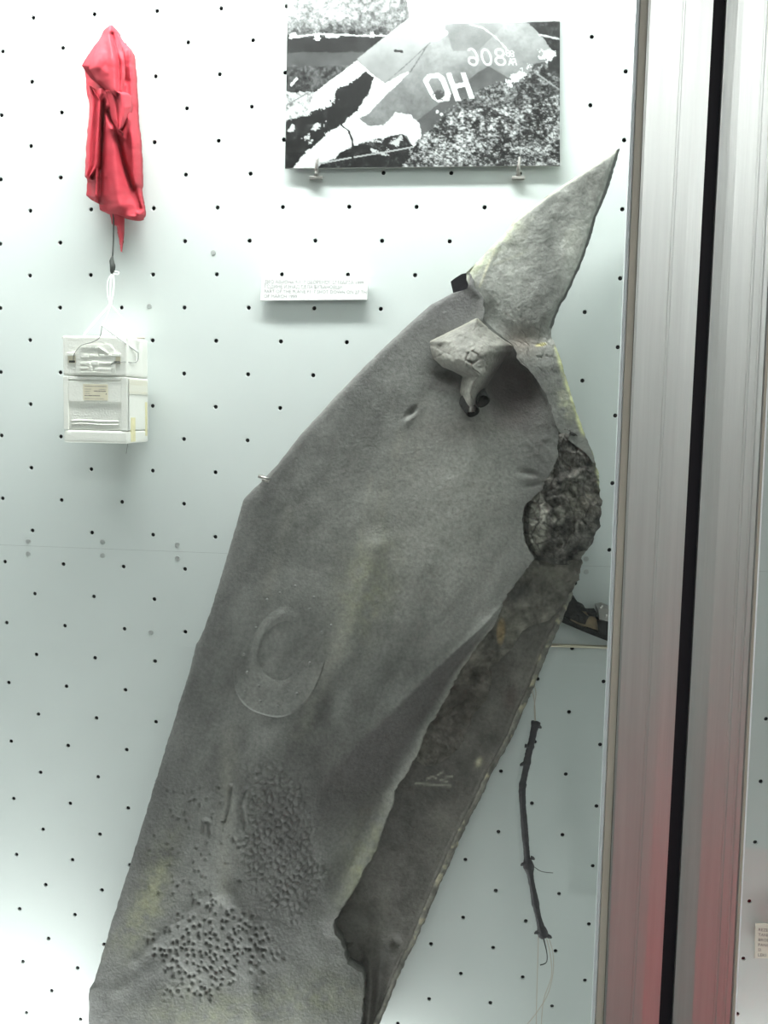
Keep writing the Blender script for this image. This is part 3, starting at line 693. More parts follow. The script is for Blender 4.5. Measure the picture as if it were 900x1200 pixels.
for u, v in rv:
    dd = float(cov_d(np.array([u * 1.]), np.array([v * 1.]), 0)[0]) if ell(np.array([u]), np.array([v]), COV[0], COV[1], 52, 80, AXIS)[0] < 1 else float(skin_d(np.array([u * 1.]), np.array([v * 1.]))[0])
    o = link('rivet', rme, M['rivet'], wr); p = atv(u, v, dd + .0004)
    o.matrix_basis = Matrix.Translation(p)
# hidden standoffs that carry the wreck on the board
for u, v in ((400, 600), (540, 420), (260, 950), (600, 700), (300, 1150)):
    c = atv(u, v, .03); b = bmesh.new(); bmesh.ops.create_cone(b, cap_ends=True, segments=14, radius1=.012, radius2=.012, depth=.062, matrix=Matrix.Translation((c.x, -.0315, c.z)) @ Matrix.Rotation(math.pi / 2, 4, 'X'))
    bm_obj('standoff', b, M['steel'], wr)
# clip gripping the upper left edge
ck = empty('edge_clip', tuple(at(310, 560, .0))); tag(ck, 'small shiny double-pin metal clip gripping the upper left edge of the wreckage', 'clip')
tube('pin', [at(303, 558.0, .098), at(316, 562, .100)], .0026, M['steel'], ck, 0, 12)
tube('pin', [at(307, 562.5, .096), at(315, 565, .097)], .0014, M['steel'], ck, 0, 10)
tube('shank', [at(309, 557, .0), at(309, 558, .05), at(308, 559, .097)], .0016, M['steel'], ck, 0, 10)

# ------------------------------------------------------------------ black and white photo panel
def photo():
    t = empty('photo_panel', tuple(at(495, 197, .0))); tag(t, 'large black and white photograph of a crashed jet tail in grass mounted above the wreckage', 'photograph')
    D = .012; us = np.arange(334.0, 656.6, .85); vs_ = np.arange(-40, 195.6, .85)
    U, V = np.meshgrid(us, vs_)
    s = (V - 10) / 187                             # keystone of the photo
    X = U + (1 - (V / 195)) * 3.0 * (1 - (U - 334) / 322); Y = V + (1 - (U - 334) / 322) * 1.8
    P = at(X, Y + (U - 334) / 322 * -1.5, D)
    n0 = fbm(U, V, 30, 701, 5, .65); n1 = fbm(U, V, 5, 711, 4, .75); n2 = fbm(U, V, 2.0, 721, 2, .8)
    W = V + 2.5 * n1; Uw = U + 2.5 * n2
    g = .30 + .25 * n0 + .35 * n1                                    # upper left field
    g = np.where(W < 42, .60 + .35 * n1 + .25 * n0 + .2 * n2 - .35 * sstep(20, 42, V), g)
    g = np.where((W > 42) & (W < 60), .10 + .1 * n0, g)
    g = np.where((W >= 60) & (W < 76), .27 + .08 * n0, g)
    g = np.where((W >= 76) & (W < 106), .22 + .3 * n1, g)
    g = np.where((W >= 106) & (U < 375), .75 + .6 * n1, g)
    pd, sd = pdist(U, V, [(337, 43), (372, 38), (420, 41), (450, 41)]); g = np.where(pd < 1.0 + .9 * n1, .9, g)
    for cx, cy, rx, ry in ((340, 40, 4, 4), (370, 42, 4, 3), (388, 41, 8, 2), (435, 40, 5, 3)): g = np.where(ell(U, V, cx, cy, rx, ry) < 1 + n1, .95, g)
    def P_(poly, val, wob=1.0):
        nonlocal g
        k = inpoly(U + wob * 2.2 * n1, V + wob * 2.2 * n2, poly); g = np.where(k, val, g)
    # aircraft body
    body = [(343, 197), (366, 108), (415, 72), (450, 45), (480, 19), (505, 0), (520, -42), (600, -42), (610, 10), (618, 27), (637, 46), (650, 64), (640, 74), (626, 76), (614, 98), (590, 97), (572, 103), (556, 117), (540, 120), (520, 135), (508, 150), (494, 165), (480, 175)]
    P_(body, .46 + .12 * n0 + .06 * n1 + .22 * sstep(120, 20, V), .1)
    P_([(417, 68), (436, 53), (480, 19), (505, 0), (520, -40), (545, 10), (500, 52), (476, 84), (450, 97), (428, 80)], .55 + .10 * n0 + .3 * sstep(90, 10, V), .1)
    P_([(484, 145), (560, 85), (572, 78), (600, 95), (572, 103), (556, 117), (540, 120), (508, 150), (494, 160)], .33 + .1 * n0, .2)
    P_([(530, 60), (560, 60), (600, 20), (560, 12), (520, 30)], .50 + .12 * n0 + .2 * sstep(60, 10, V), .3)
    # overexposed leading edge
    P_([(343, 197), (352, 150), (366, 108), (417, 70), (430, 82), (450, 97), (477, 83), (478, 86), (447, 115), (432, 132), (420, 138), (432, 147), (450, 146), (463, 131), (480, 134), (492, 145), (494, 160), (484, 173), (476, 158), (430, 166), (400, 177), (390, 187), (375, 193)], .97, .5)
    P_([(334, 130), (366, 106), (362, 116), (336, 140)], .85 + .4 * n1)
    # dark hollow and lower wedge
    P_([(334, 140), (358, 134), (375, 124), (380, 128), (395, 102), (405, 98), (420, 90), (427, 83), (438, 90), (430, 110), (418, 128), (399, 145), (384, 154), (368, 170), (352, 182), (343, 197), (333, 197)], .055 + .12 * np.clip(n0, 0, 1) + .22 * np.clip(n1 - .1, 0, 1), 1.1)
    P_([(375, 192), (392, 185), (400, 176), (430, 165), (472, 156), (478, 164), (484, 173), (474, 197), (372, 197)], .06 + .5 * np.clip(n1 - .18, 0, 1), .8)
    for cx, cy, rx, ry, ro in ((382, 120, 9, 4, -.5), (372, 146, 9, 3, -.3), (342, 149, 4, 4, 0), (404, 97, 4, 2, -.4), (437, 165, 9, 2.5, -.15), (463, 165, 9, 4, -.4), (360, 160, 4, 4, 0), (444, 178, 8, 1.5, .3)):
        g = np.where(ell(U, V, cx, cy, rx, ry, ro) + 1.6 * n1 < .9, .85, g)
    pd, sd = pdist(U, V, [(376, 190), (410, 184), (455, 177), (484, 172)]); g = np.where(pd < .9, .75, g)
    pd, sd = pdist(U, V, [(399, 145), (408, 152), (413, 165), (413, 190)]); g = np.where(pd < 1.1 + n1, .08, g)
    # grass
    n3 = fbm(U * 1.0, V * 1.6, 3.2, 731, 3, .8); grass = .40 + .55 * n1 + .45 * n0 + .75 * n3
    P_([(470, 197), (484, 173), (494, 160), (508, 150), (520, 135), (540, 118), (556, 114), (565, 105), (590, 97), (614, 97), (625, 84), (648, 70), (656, 64), (662, 66), (662, 197)], np.clip(grass, .03, .95), 2.0)
    k = inpoly(U + 3 * n1, V, [(520, 135), (540, 118), (565, 104), (590, 96), (620, 86), (650, 74), (660, 80), (660, 110), (620, 125), (560, 128)]); g = np.where(k, np.clip(grass * .62, .03, .8), g)
    P_([(614, 24), (660, 24), (660, 96), (640, 84), (650, 66), (637, 46), (618, 27)], .07 + .35 * np.clip(n1, 0, 1), .8)
    g = np.where((ell(U, V, 642, 66, 8, 6) + n1 < 1) | (ell(U, V, 607, 90, 16, 5, -.7) + n1 < .9), .95, g)
    for pl, w_, val in (([(550, 29), (565, 33), (580, 44), (593, 58)], .9, .9), ([(500, 53), (480, 84)], .6, .35), ([(508, 46), (521, 39)], 3.2, .93), ([(632, 42), (655, 47)], 1.2, .85), ([(630, 88), (655, 106)], 1.0, .6), ([(503, 50), (470, 80), (450, 97)], .5, .4), ([(462, 59), (470, 60)], 1.5, .15), ([(340, 98), (346, 91)], 1.6, .95), ([(334, 122), (360, 107)], .8, .5)):
        pd, sd = pdist(U, V, pl); g = np.where(pd < w_ + .7 * n1, val, g)
    # letters and the mirrored serial
    wht = .97
    k = inpoly(U, V, [(494.5, 94), (500, 87), (513, 85.3), (520, 90), (528, 110), (526, 118), (513, 120), (505.5, 115)]) & ~inpoly(U, V, [(501, 96), (504.5, 91.5), (512, 91), (515.5, 95), (521, 108), (519.5, 113.5), (514, 114.5), (509, 111)]); g = np.where(k, wht, g)
    for q in ([(522, 86), (528, 85.5), (540, 118.5), (533.5, 119)], [(539, 85.2), (544.5, 85), (556, 115.5), (549.5, 116.5)], [(530, 99), (546, 96), (548.5, 101.5), (532, 104.5)]): g = np.where(inpoly(U, V, q), wht, g)
    g = np.where(ell(U, V, 514, 112, 5, 5) + 1.2 * n1 < 1, .22, g)
    def ring(cx, cy, rx, ry, t=2.3):
        nonlocal g
        x = U - (V - cy) * .22; e = ell(x, V, cx, cy, rx, ry); e2 = ell(x, V, cx, cy, max(rx - t, .4), max(ry - t, .4)); g = np.where((e < 1) & (e2 > 1), wht, g)
    x6 = U - (V - 68) * .22
    ring(553.5, 72, 6, 5.5); k = (ell(x6, V, 553.5, 67, 6.5, 10.5) < 1) & (ell(x6, V, 553.5, 67, 4, 8) > 1) & ((x6 > 553.5) | (V < 60)); g = np.where(k, wht, g)
    ring(569.5, 67.5, 6.3, 10.3); ring(585, 62.5, 5.8, 5.3); ring(586, 72.3, 6.6, 5.8)
    ring(594.5, 61.5, 2.5, 2.2, 1); ring(595, 65, 2.6, 2.4, 1); ring(599.5, 62, 2.3, 2.4, 1); ring(600, 65.5, 2.3, 2.2, 1)
    for pl in ([(596, 77), (598, 70), (601, 77)], [(596.5, 74.5), (600.5, 74.5)], [(605, 77), (603, 70), (599.5, 70.5)], [(604, 73.5), (601.5, 73.5)]):
        pd, sd = pdist(U, V, pl); g = np.where(pd < .7, wht, g)
    for cx, cy in ((512, 131), (517, 134), (465, 144)): g = np.where(ell(U, V, cx, cy, 2, 2) < 1, .95, g)
    g = np.clip(g, .02, .97) ** 1.9 * .52
    r, c = U.shape; idx = np.arange(r * c).reshape(r, c)
    q = np.stack([idx[:-1, :-1], idx[1:, :-1], idx[1:, 1:], idx[:-1, 1:]], -1).reshape(-1, 4)
    colr = np.stack([g * .97, g, g * .99], -1).reshape(-1, 3)
    mesh('print', P.reshape(-1, 3), [tuple(int(a) for a in x) for x in q], M['print'], t, False, colr)
    # backing board
    cor = [P[0, 0], P[-1, 0], P[-1, -1], P[0, -1]]; vs2 = [p + np.array([0, .0002, 0]) for p in cor] + [np.array([p[0], -D + .005, p[2]]) for p in cor]
    mesh('backing_board', vs2, [(0, 1, 2, 3), (7, 6, 5, 4), (0, 4, 5, 1), (1, 5, 6, 2), (2, 6, 7, 3), (3, 7, 4, 0)], M['pboard'], t)
    for u in (371, 608):
        c = empty('mounting_clip', tuple(at(u, 207, 0))); tag(c, 'small steel clip under the %s corner of the photograph' % ('left' if u < 400 else 'right'), 'clip', 'clips holding the photograph')
        tube('prong', [at(u + 1, 184, D + .0035), at(u + .4, 192, D + .0045), at(u - .2, 199.5, D + .003)], [.0018, .0022, .003], M['steel'], c, 3, 8)
        tube('neck', [at(u - .2, 198, D + .003), at(u - .3, 203, D - .002), at(u - .5, 207, D - .005)], [.0034, .003, .0045], M['steel'], c, 3, 8)
        a = at(u - 8, 206.0, D - .004); b_ = at(u + 7, 206, D - .004)
        bm_obj('foot', box_bm(a[0], b_[0], -D + .001, -D + .008, a[2] - .0055, a[2] - .001, .0008), M['steel'], c)
        tube('stem', [at(u, 206, 0), at(u - .5, 208, D - .004)], .0018, M['steel'], c, 0, 8)
photo()

# ------------------------------------------------------------------ captions
def text(body, loc, size, m, parent, name='lettering', width=None, rot=0, side=None):
    cu = bpy.data.curves.new(name, 'FONT'); cu.body = body; cu.size = size; cu.extrude = 0.00008; cu.resolution_u = 2
    o = bpy.data.objects.new(name, cu); col.objects.link(o)
    bpy.context.view_layer.update()
    me = bpy.data.meshes.new_from_object(o.evaluated_get(bpy.context.evaluated_depsgraph_get()))
    bpy.data.objects.remove(o)
    me.materials.clear()
    xs = [v.co.x for v in me.vertices]; wd = max(xs) - min(xs); k = width / wd if width else 1
    ro = Matrix.Rotation(math.pi / 2, 4, 'X')
    if side: ro = Matrix.Rotation(math.pi / 2, 4, 'Z') @ ro
    me.transform(Matrix.Translation(loc) @ ro @ Matrix.Rotation(rot, 4, 'Z') @ Matrix.Diagonal((k, 1, 1, 1)))
    return link(name, me, m, parent, False)
def caption(name, P, D, m, label, cat='label', thick=.006):
    t = empty(name, tuple(at(P[3][0], P[3][1], 0))); tag(t, label, cat)
    f = [at(u, v, D) for u, v in P]; bk = [np.array([p[0], -D + thick, p[2]]) for p in f]
    mesh('card', f + bk, [(0, 3, 2, 1), (4, 5, 6, 7), (0, 1, 5, 4), (1, 2, 6, 5), (2, 3, 7, 6), (3, 0, 4, 7)], m, t)
    for q in (.2, .8):
        c = (f[3] * (1 - q) + f[2] * q + f[0] * (1 - q) + f[1] * q) / 2
        bm_obj('spacer', box_bm(c[0] - .006, c[0] + .006, -D + thick, 0, c[2] - .005, c[2] + .005), M['white'], t)
    return t
cp = caption('caption_label', [(307, 324), (431.5, 323.5), (430, 351), (305, 352)], .012, M['white'], 'narrow white caption card with faded two-language text above the wreckage')
a = at(310, 331.5, .0123)
for k, (tx, x1) in enumerate((('ДЕО АВИОНА F-117 ОБОРЕНОГ 27 МАРТА 1999.', 427), ('ГОДИНЕ ИЗНАД СЕЛА БУЂАНОВЦИ', 400), ('PART OF THE PLANE F117 SHOT DOWN ON 27 TH', 429), ('OF MARCH 1999.', 349))):
    p = at(310 - .3 * k, 332.0 + 5.6 * k, .0123); q = at(x1, 332 + 5.6 * k, .0123); text(tx, p, .0072, M['pale_ink'], cp, width=q[0] - p[0])
c2 = caption('caption_label', [(885.5, 1083), (935, 1083), (934, 1124), (884.5, 1123)], .012, M['card'], 'cream caption card with small dark text in the neighbouring case at lower right', thick=.003)
for k, tx in enumerate(('REZERVOAR', 'TANKA', 'BRODA', 'PANCIR', 'SI', 'LEKI')):
    text(tx, at(888.5 - .1 * k, 1091 + 5.9 * k, .0123), .0066, M['ink'], c2)

# ------------------------------------------------------------------ red cloth
def cloth():
    t = empty('parachute_cloth', tuple(at(130, 30, 0))); tag(t, 'crumpled red silk parachute hanging folded above the white foam box', 'cloth')
    def body_d(U, V, S):
        d = .028 + .022 * np.sin(np.clip(S, 0, 1) * math.pi) ** .7 * sstep(29, 80, V)
        for pl, am, wd in (([(106, 120), (102, 205)], .010, 3.5), ([(110, 115), (108, 205)], -.010, 2.6), ([(117, 105), (113, 150), (112, 230)], .012, 4), ([(121, 120), (118, 180), (117, 240)], -.011, 2.6),
                           ([(124, 110), (132, 160), (134, 200), (140, 240)], .014, 8), ([(126, 130), (136, 152), (144, 190), (156, 222), (163, 245)], -.016, 3.2),
                           ([(146, 100), (149, 140), (144, 160), (132, 150)], .010, 4), ([(150, 120), (156, 170), (158, 215)], .012, 5), ([(141, 60), (147, 100), (148, 130)], -.008, 3), ([(152, 60), (155, 120)], .006, 3),
                           ([(157, 225), (163, 250)], .010, 3)):
            pd, sd = pdist(U, V, pl); d = d + am * gau(pd / wd)
        return d + .0016 * fbm(U, V, 16, 801, 2) 
    def cc(U, V, d): 
        return np.zeros(U.shape + (3,)) + np.array((.44, .040, .058)) * (1 + .12 * fbm(U, V, 20, 5, 3))[..., None]
    L = [(128.5, 29), (122, 35), (110, 57), (99, 80), (102, 110), (105, 125), (101, 175), (99, 207), (102, 210), (101, 229), (108, 235), (110, 236), (116, 239), (117, 246), (130, 252), (150, 255)]
    R = [(130.5, 29), (135, 33), (144, 49), (151, 54), (154, 65), (157, 88), (160, 140), (164, 190), (164, 222), (168, 247), (167, 253), (162, 255)]
    m = M['red']
    sheet('main_drape', L, R, 29, 255, 90, body_d, .016, m, t, cc, dv=1.3, jagL=.6, jagR=.8, seed=71)
    # hood fold: upper cone lying over the rest, its lower edge sags from left to right
    def hood_d(U, V, S):
        d = .052 + .024 * np.sin(np.clip(S, 0, 1) * math.pi) ** .8 * sstep(29, 75, V)
        for pl, am, wd in (([(129, 32), (133, 70), (136, 105)], .010, 5), ([(131, 40), (139, 75), (139, 110)], -.009, 2.6), ([(128, 40), (112, 75)], .006, 7), ([(146, 62), (144, 90), (142, 110)], .008, 4)):
            pd, sd = pdist(U, V, pl); d = d + am * gau(pd / wd)
        return d + .002 * fbm(U, V, 14, 811, 3)
    HL = [(128.5, 29), (122, 36), (110, 58), (99, 80), (103, 86), (109, 94), (117, 101), (125, 108), (134, 113), (138, 114)]
    HR = [(130.5, 29), (135, 34), (142, 50), (146, 70), (147, 90), (144, 108), (139, 114)]
    sheet('hood_fold', HL, HR, 29, 114, 50, hood_d, lambda U, V: .050 + .012 * sstep(29, 75, V), m, t, cc, dv=1.2, seed=73)
    # sagging pocket
    def pk_d(U, V, S): return .056 + .020 * np.sin(S * math.pi) ** .8 + .006 * gau((S - .7) / .15) - .006 * gau((S - .45) / .1)
    sheet('pocket_fold', [(121, 106), (124, 115), (128, 128), (131, 140), (136, 150), (138, 152)], [(140, 106), (152, 110), (153, 125), (150, 138), (144, 149), (140, 152)], 106, 152, 36, pk_d, .046, m, t, cc, dv=1.2, seed=74)
    def lf_d(U, V, S): return .050 + .012 * np.sin(S * math.pi) ** .8 + .005 * np.sin(S * 9)
    sheet('side_fold', [(104, 100), (106, 125), (102, 170), (100, 206), (103, 209)], [(106, 100), (120, 118), (117, 160), (115, 195), (104, 209)], 100, 209, 30, lf_d, .036, m, t, cc, dv=1.4, seed=75)
    def tl_d(U, V, S): return .034 + .010 * np.sin(S * math.pi)
    sheet('hanging_tail', [(117, 240), (116, 246), (129, 250), (131, 263), (137, 265), (139, 280), (141, 295)], [(145, 240), (145, 250), (144.5, 275), (142, 295)], 240, 295, 14, tl_d, .030, m, t, cc, dv=1.3, jagL=1, seed=76)
    tube('hanging_loop', [at(129.5, 30, .03), at(129.5, 28.5, .012), at(129.5, 28, 0)], .0012, M['string'], t, 0, 6)
cloth()

# ------------------------------------------------------------------ cord, knot, strings
DB = .112
cd_ = empty('suspension_cord', tuple(at(132, 265, .03))); tag(cd_, 'thin dark cord with black knot and white string loops holding the foam box', 'cord')
tube('cord', [at(133, 250, .04), at(133, 280, .045), at(132, 300, .05)], .0012, M['cord'], cd_, 3, 8)
tube('knot', [at(132, 300, .05), at(131, 306, .05), at(132, 312, .052), at(131.5, 318, .052), at(131, 321, .052)], [.001, .0036, .0042, .0034, .0012], M['cord'], cd_, 3, 10)
tube('string', [at(131, 320, .052), at(126, 330, .055), at(126, 345, .06), at(129.5, 357, .066)], .0007, M['string'], cd_)
tube('string', [at(131, 320, .052), at(129, 340, .058), at(129.5, 358, .066)], .0012, M['string'], cd_)
tube('string', [at(133, 320, .052), at(133, 340, .06), at(130, 357, .066)], .0012, M['string'], cd_)
tube('string', [at(134, 318, .054), at(139, 319, .058), at(138, 322, .058), at(132, 320, .052)], .0008, M['string'], cd_)
tube('knot', [at(129.5, 353, .066), at(129.5, 357, .067), at(127, 361, .067)], [.0016, .0026, .0010], M['string'], cd_, 3, 8)
tube('string', [at(129.5, 357, .066), at(114, 374, .08), at(98, 392.5, .095)], .0013, M['string'], cd_)
tube('string', [at(129.5, 357, .066), at(145, 375, .06), at(158, 391.5, .04)], .0014, M['string'], cd_)
tube('string', [at(129.5, 358, .066), at(125, 371, .09), at(119.5, 382, DB + .012)], .0005, M['string'], cd_)
tube('string', [at(119.5, 381, DB + .012), at(140, 397, DB + .012), at(162, 413, .075)], .0012, M['string'], cd_, 3)
tube('wire', [at(119.5, 381, DB + .012), at(117, 395, DB + .006), at(108, 401, DB + .003), at(95, 405, DB + .003), at(87, 415, DB + .003), at(86, 423, DB)], .00055, M['rivet'], cd_)
tube('wire', [at(162, 413, .077), at(161.5, 422, .078), at(157, 425, .090), at(145, 424, DB + .003), at(133, 426, DB + .003), at(130, 427, DB + .003), at(134, 424, DB + .003)], .00055, M['rivet'], cd_)

# ------------------------------------------------------------------ foam box
def foam():
    tl = at(73, 393, DB); br = at(149.5, 520, DB); x0, x1 = tl[0], br[0]; z1, z0 = tl[2], br[2]; D0 = .020
    t = empty('foam_box', ((x0 + x1) / 2, 0, z0)); tag(t, 'white foam instrument box with small sticker hanging below the red cloth', 'box')
    k = (x1 - x0) / 76.5; kz = (z1 - z0) / 127
    X = lambda u: x0 + (u - 73) * k; Z = lambda v: z1 - (v - 393) * kz
    # body made in three tiers so the seams show
    for a, b in ((393, 440.4), (441, 504.6), (505.2, 520)):
        bm_obj('shell', box_bm(x0, x1, -DB + (.0022 if a == 441 else 0), -D0, Z(b), Z(a), .0035 if a != 441 else .002, seg=3), M['foam'], t)
    # rails of the front face around the recessed window
    for a in ((73, 79, 441, 504.6), (142, 149.5, 441, 504.6), (79, 142, 441, 445)):
        bm_obj('rail', box_bm(X(a[0]), X(a[1]), -DB, -DB + .008, Z(a[3]), Z(a[2]), .001), M['foam'], t)
    bm_obj('ledge', box_bm(X(79), X(142), -DB + .0004, -DB + .008, Z(471.5), Z(446), .0012), M['foam'], t)
    for v in (494, 498): tube('ridge', [(X(82), -DB + .002, Z(v)), (X(95), -DB + .0018, Z(v - 1)), (X(118), -DB + .0018, Z(v)), (X(138), -DB + .002, Z(v - .5))], .0009, M['foam'], t, 2, 6)
    # embossed plate with rounded corners
    P = [(90, 410), (95, 405), (103, 403.5), (130, 403.5), (134, 408), (136.5, 415), (136, 436), (133, 438), (92, 438), (89, 436)]
    b = bmesh.new(); f = b.faces.new([b.verts.new((X(u), -DB - .0012, Z(v))) for u, v in P]); e = bmesh.ops.extrude_face_region(b, geom=[f])
    for v_ in e['geom']:
        if isinstance(v_, bmesh.types.BMVert): v_.co.y = -DB + .002
    pl = bm_obj('embossed_plate', b, M['foam'], t)
    for a in ((97, 101, 406, 408), (103, 107, 406, 408), (109, 113, 406, 408), (115, 119, 406, 408), (96, 104, 415, 419), (106, 116, 415.5, 417.5), (118, 132, 415, 417), (95, 106, 424, 427), (108, 116, 423, 427.5), (118, 131, 424, 426),
              (94, 104, 430, 432), (106, 109, 429, 434), (112, 131, 431, 433.5), (94, 131, 435.5, 436.5)):
        bm_obj('emboss', box_bm(X(a[0]), X(a[1]), -DB - .0024, -DB - .001, Z(a[3]), Z(a[2]), .0004), M['foam'], pl)
    tube('emboss', [(X(118), -DB - .0018, Z(407)), (X(128), -DB - .0018, Z(414))], .0014, M['foam'], pl, 0, 6)
    # two slots with metal contacts
    for u in (79.5, 133):
        bm_obj('slot', box_bm(X(u), X(u + 9), -DB - .0006, -DB + .004, Z(425.5), Z(415)), M['sticker'], t)
        bm_obj('contact', box_bm(X(u + 1.5), X(u + 8.5), -DB - .0016, -DB + .004, Z(425), Z(422.4), .0003), M['cord'], t)
        bm_obj('slot_lip', box_bm(X(u - 1), X(u + 9.5), -DB - .0022, -DB + .004, Z(417), Z(413.5), .0005), M['foam'], t)
    st = bm_obj('sticker', box_bm(X(97), X(126.5), -DB - .0002, -DB + .0006, Z(469), Z(450)), M['sticker'], t)
    for v, a, b_ in ((451.5, 99, 125), (455, 99, 106), (455, 117, 124), (458, 99, 105), (461, 99, 104), (467, 99, 125)):
        w0 = X(b_) - X(a); text('0' * int((b_ - a) / 2.2), (X(a), -DB - .0038, Z(v + 1.8)), .0028, M['ink'], st, width=w0) if False else None
    rows = ((452.5, 99, 125, .0009), (456, 99, 107, .0006), (456, 116, 124, .0006), (458.6, 99, 106, .0006), (458.2, 110, 124, .0016), (461, 99, 105, .0006), (461.5, 124, 125.5, .0016), (463.6, 99, 117, .0016), (467, 99, 122, .0007))
    vs = []; fs = []; rnd = random.Random(4)
    for v, a, b_, h in rows:
        u = a
        while u < b_ - .3:
            wd = rnd.uniform(.5, 1.5); u2 = min(u + wd, b_); i = len(vs)
            vs += [(X(u), -DB - .00035, Z(v) - h / 2), (X(u2), -DB - .00035, Z(v) - h / 2), (X(u2), -DB - .00035, Z(v) + h / 2), (X(u), -DB - .00035, Z(v) + h / 2)]; fs.append((i, i + 1, i + 2, i + 3)); u = u2 + rnd.uniform(.2, .6)
    mesh('printed_lines', vs, fs, M['ink'], st)
    # right side: tapes, seam print, holes
    for y0, y1, za, zb in ((-.098, -.080, 489, 518), (-.034, -.026, 470, 512)):
        bm_obj('tape', box_bm(x1 - .001, x1 + .0007, y0, y1, Z(zb), Z(za)), M['foamyel'], t)
    bm_obj('paper_band', box_bm(x1 - .001, x1 + .0009, -.106, -.024, Z(461), Z(443)), M['card'], t)
    vs = []; fs = []
    for v in (446, 449, 459):
        y = -.102
        while y < -.03:
            w0 = rnd.uniform(.001, .004); i = len(vs); vs += [(x1 + .0011, y, Z(v)), (x1 + .0011, y + w0, Z(v)), (x1 + .0011, y + w0, Z(v) + .0009), (x1 + .0011, y, Z(v) + .0009)]; fs.append((i, i + 1, i + 2, i + 3)); y += w0 + rnd.uniform(.0006, .002)
    mesh('printed_lines', vs, fs, M['sticker'], t)
    tube('stick', [(X(66), -DB + .02, Z(394.5)), (X(76), -DB + .02, Z(394.5))], .0009, M['cream'], t, 0, 6)
    tube('stick', [(X(150), -.07, Z(393.0)), (X(159), -.07, Z(392.6))], .0012, M['cream'], t, 0, 6)
    tube('hanging_wire', [((x0 + x1) / 2 + .02, -.03, z0 + .002), ((x0 + x1) / 2 + .012, -.015, z0 - .012), ((x0 + x1) / 2 + .006, -.001, z0 - .02)], .0005, M['rivet'], t, 3, 6)
    bm_obj('mount_block', box_bm((x0 + x1) / 2 - .02, (x0 + x1) / 2 + .02, -D0, 0, Z(470), Z(430)), M['foam'], t)
foam()

# ------------------------------------------------------------------ burnt cable
cb = empty('burnt_cable', tuple(at(618, 1000, 0))); tag(cb, 'burnt black cable length with frayed cream wires hanging right of the wreckage', 'cable')
DC = .03
path = [(628, 846), (625, 860), (622, 873), (619, 885), (617, 897), (614, 912), (612, 924), (612.5, 940), (613.5, 955), (615, 975), (616.5, 992), (618, 1008), (620.5, 1020), (623, 1035), (626, 1050), (628.5, 1064), (631, 1075), (634, 1087), (637.5, 1098)]
q = smooth_path([at(u, v, DC) for u, v in path], 10); rr = []
for i, p in enumerate(q):
    v = 846 + (1098 - 846) * i / (len(q) - 1); r = .0050 + .0003 * math.sin(i * .23) + random.Random(i).uniform(-.00015, .00015)
    for c, w_, a in ((848, 4, .0022), (1008, 7, .0034), (1092, 7, .0032), (876, 3, .0013), (925, 3, .001), (1050, 3, .0010), (898, 2.5, .001)): r += a * math.exp(-((v - c) / w_) ** 2)
    rr.append(r)
vs, fs = tube_data(q, rr, 14); 
for i in range(len(vs)): vs[i] = vs[i] + Vector((random.Random(i * 3).uniform(-1, 1), random.Random(i * 3 + 1).uniform(-1, 1), random.Random(i * 3 + 2).uniform(-1, 1))) * .0004
mesh('sleeve', vs, fs, M['cable'], cb, True)
for u, v, du in ((631, 847, 4), (633, 851, 3), (612, 1012, -4), (625, 1005, 3), (645, 1097, 3), (628, 1092, -4), (620, 874, 5), (611, 895, -3)):
    tube('frayed_end', [at(u - du, v, DC + .002), at(u, v + 1, DC + .003), at(u + du * .4, v + 2.5, DC + .002)], [.0035, .0026, .0008], M['cable'], cb, 3, 6)
for pts in ([(624, 795, .01), (628, 812, .012), (626, 828, .02), (627, 845, DC)], [(621, 800, .01), (625, 815, .02), (627, 830, .02), (627.5, 845, DC)], [(643, 1098, DC), (648, 1118, .03), (648, 1140, .02), (642, 1165, .02), (630, 1185, .02), (618, 1200, .015), (606, 1212, .01)],
            [(640, 1098, DC), (645, 1120, .03), (646, 1145, .02), (637, 1172, .02), (634, 1205, .01)], [(631, 1098, DC), (630, 1130, .02), (629, 1165, .02), (628, 1215, .01)]):
    tube('thin_wire', [at(*p) for p in pts], .0006, M['cream'], cb, 5, 5)
tube('thin_wire', [at(624, 1014, DC), at(634, 1021, .03), at(648, 1023, .025)], .0006, M['cord'], cb, 4, 5)
tube('thin_wire', [at(637, 1100, DC), at(641, 1118, .03), at(640, 1128, .03), at(633, 1131, .03)], [.0012, .0008, .0008, .001], M['cord'], cb, 4, 5)
for u, v in ((628, 850), (618, 1008)):
    tube('tie_pin', [at(u, v, 0), at(u, v, DC)], .0012, M['cord'], cb, 0, 6)

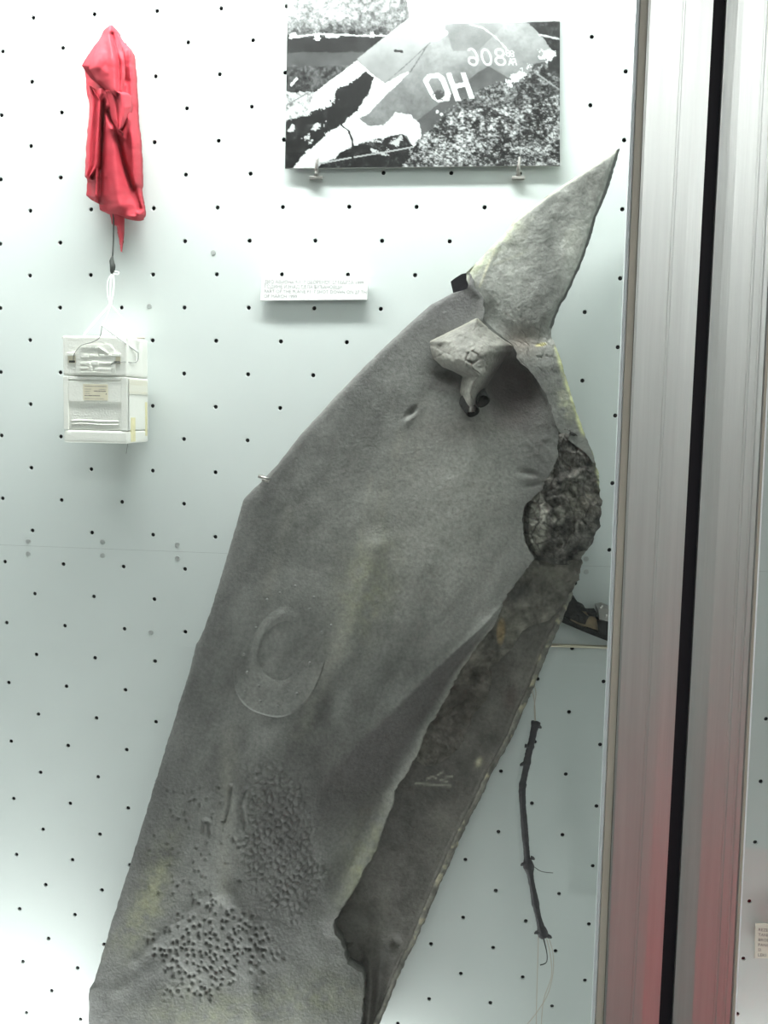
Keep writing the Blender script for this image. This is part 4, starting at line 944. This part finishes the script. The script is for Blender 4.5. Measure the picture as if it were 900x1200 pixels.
# ------------------------------------------------------------------ second debris and the brass rod below it
db = empty('electronic_debris', tuple(at(690, 740, 0))); tag(db, 'charred black electronic fragment with silver block, half hidden between wreckage and case post', 'debris')
dd = .031
slab('base_plate', [(640, 716), (668, 727), (690, 737), (740, 758), (740, 762), (688, 742), (655, 728), (638, 722)], .008, dd, M['char'], db)
def lump(name, P, d0, d1, m, seed, n=1.2):
    c = np.array(P, float); rnd = random.Random(seed); Q = []
    for i in range(len(P)):
        a, b_ = c[i], c[(i + 1) % len(P)]
        for k in range(3): p = a + (b_ - a) * k / 3; Q.append((p[0] + rnd.uniform(-n, n), p[1] + rnd.uniform(-n, n)))
    return slab(name, Q, d0, d1, m, db, .0012)
lump('charred_housing', [(645, 715), (668, 700), (673, 702), (677, 706), (679, 716), (690, 722), (685, 733), (668, 726)], .006, dd + .006, M['char'], 3)
lump('charred_lug', [(676, 708), (686, 713), (687, 717), (680, 716)], .006, dd + .010, M['char'], 5, .5)
lump('scorched_plate', [(672, 716), (690, 718), (700, 726), (706, 742), (690, 736), (668, 727)], .006, dd + .003, M['brown'], 7)
lump('charred_lug', [(688, 718), (699, 719), (700, 724), (690, 722)], .006, dd + .012, M['char'], 9, .6)
lump('charred_housing', [(700, 728), (712, 728), (735, 735), (735, 756), (712, 749), (702, 742)], .006, dd + .008, M['char'], 11)
sb = lump('silver_block', [(701, 713), (709, 712), (717, 716), (730, 720), (730, 735), (714, 729), (702, 726)], .006, dd + .014, M['steel'], 13, .5)
for u, v in ((705, 711), (717, 716), (711, 722)):
    tube('bolt', [at(u, v, dd), at(u, v, dd + .019)], .0026, M['steel'], db, 0, 6)
tube('mounting_pin', [at(700, 735, 0), at(700, 735, .01)], .003, M['steel'], db, 0, 8)
rd = empty('hanging_rod', tuple(at(690, 758, 0))); tag(rd, 'thin pale brass rod running level behind the wreckage under the black debris', 'rod')
M['brass'] = mat('pale_brass', (.60, .55, .42), .35, .8)
tube('rod', [at(600, 754.5, .008), at(745, 759.5, .008)], .0026, M['brass'], rd, 0, 10)
for u in (640, 735):
    tube('peg', [at(u, 756 + (u - 640) * .03, 0), at(u, 756 + (u - 640) * .03, .008)], .0018, M['brass'], rd, 0, 8)
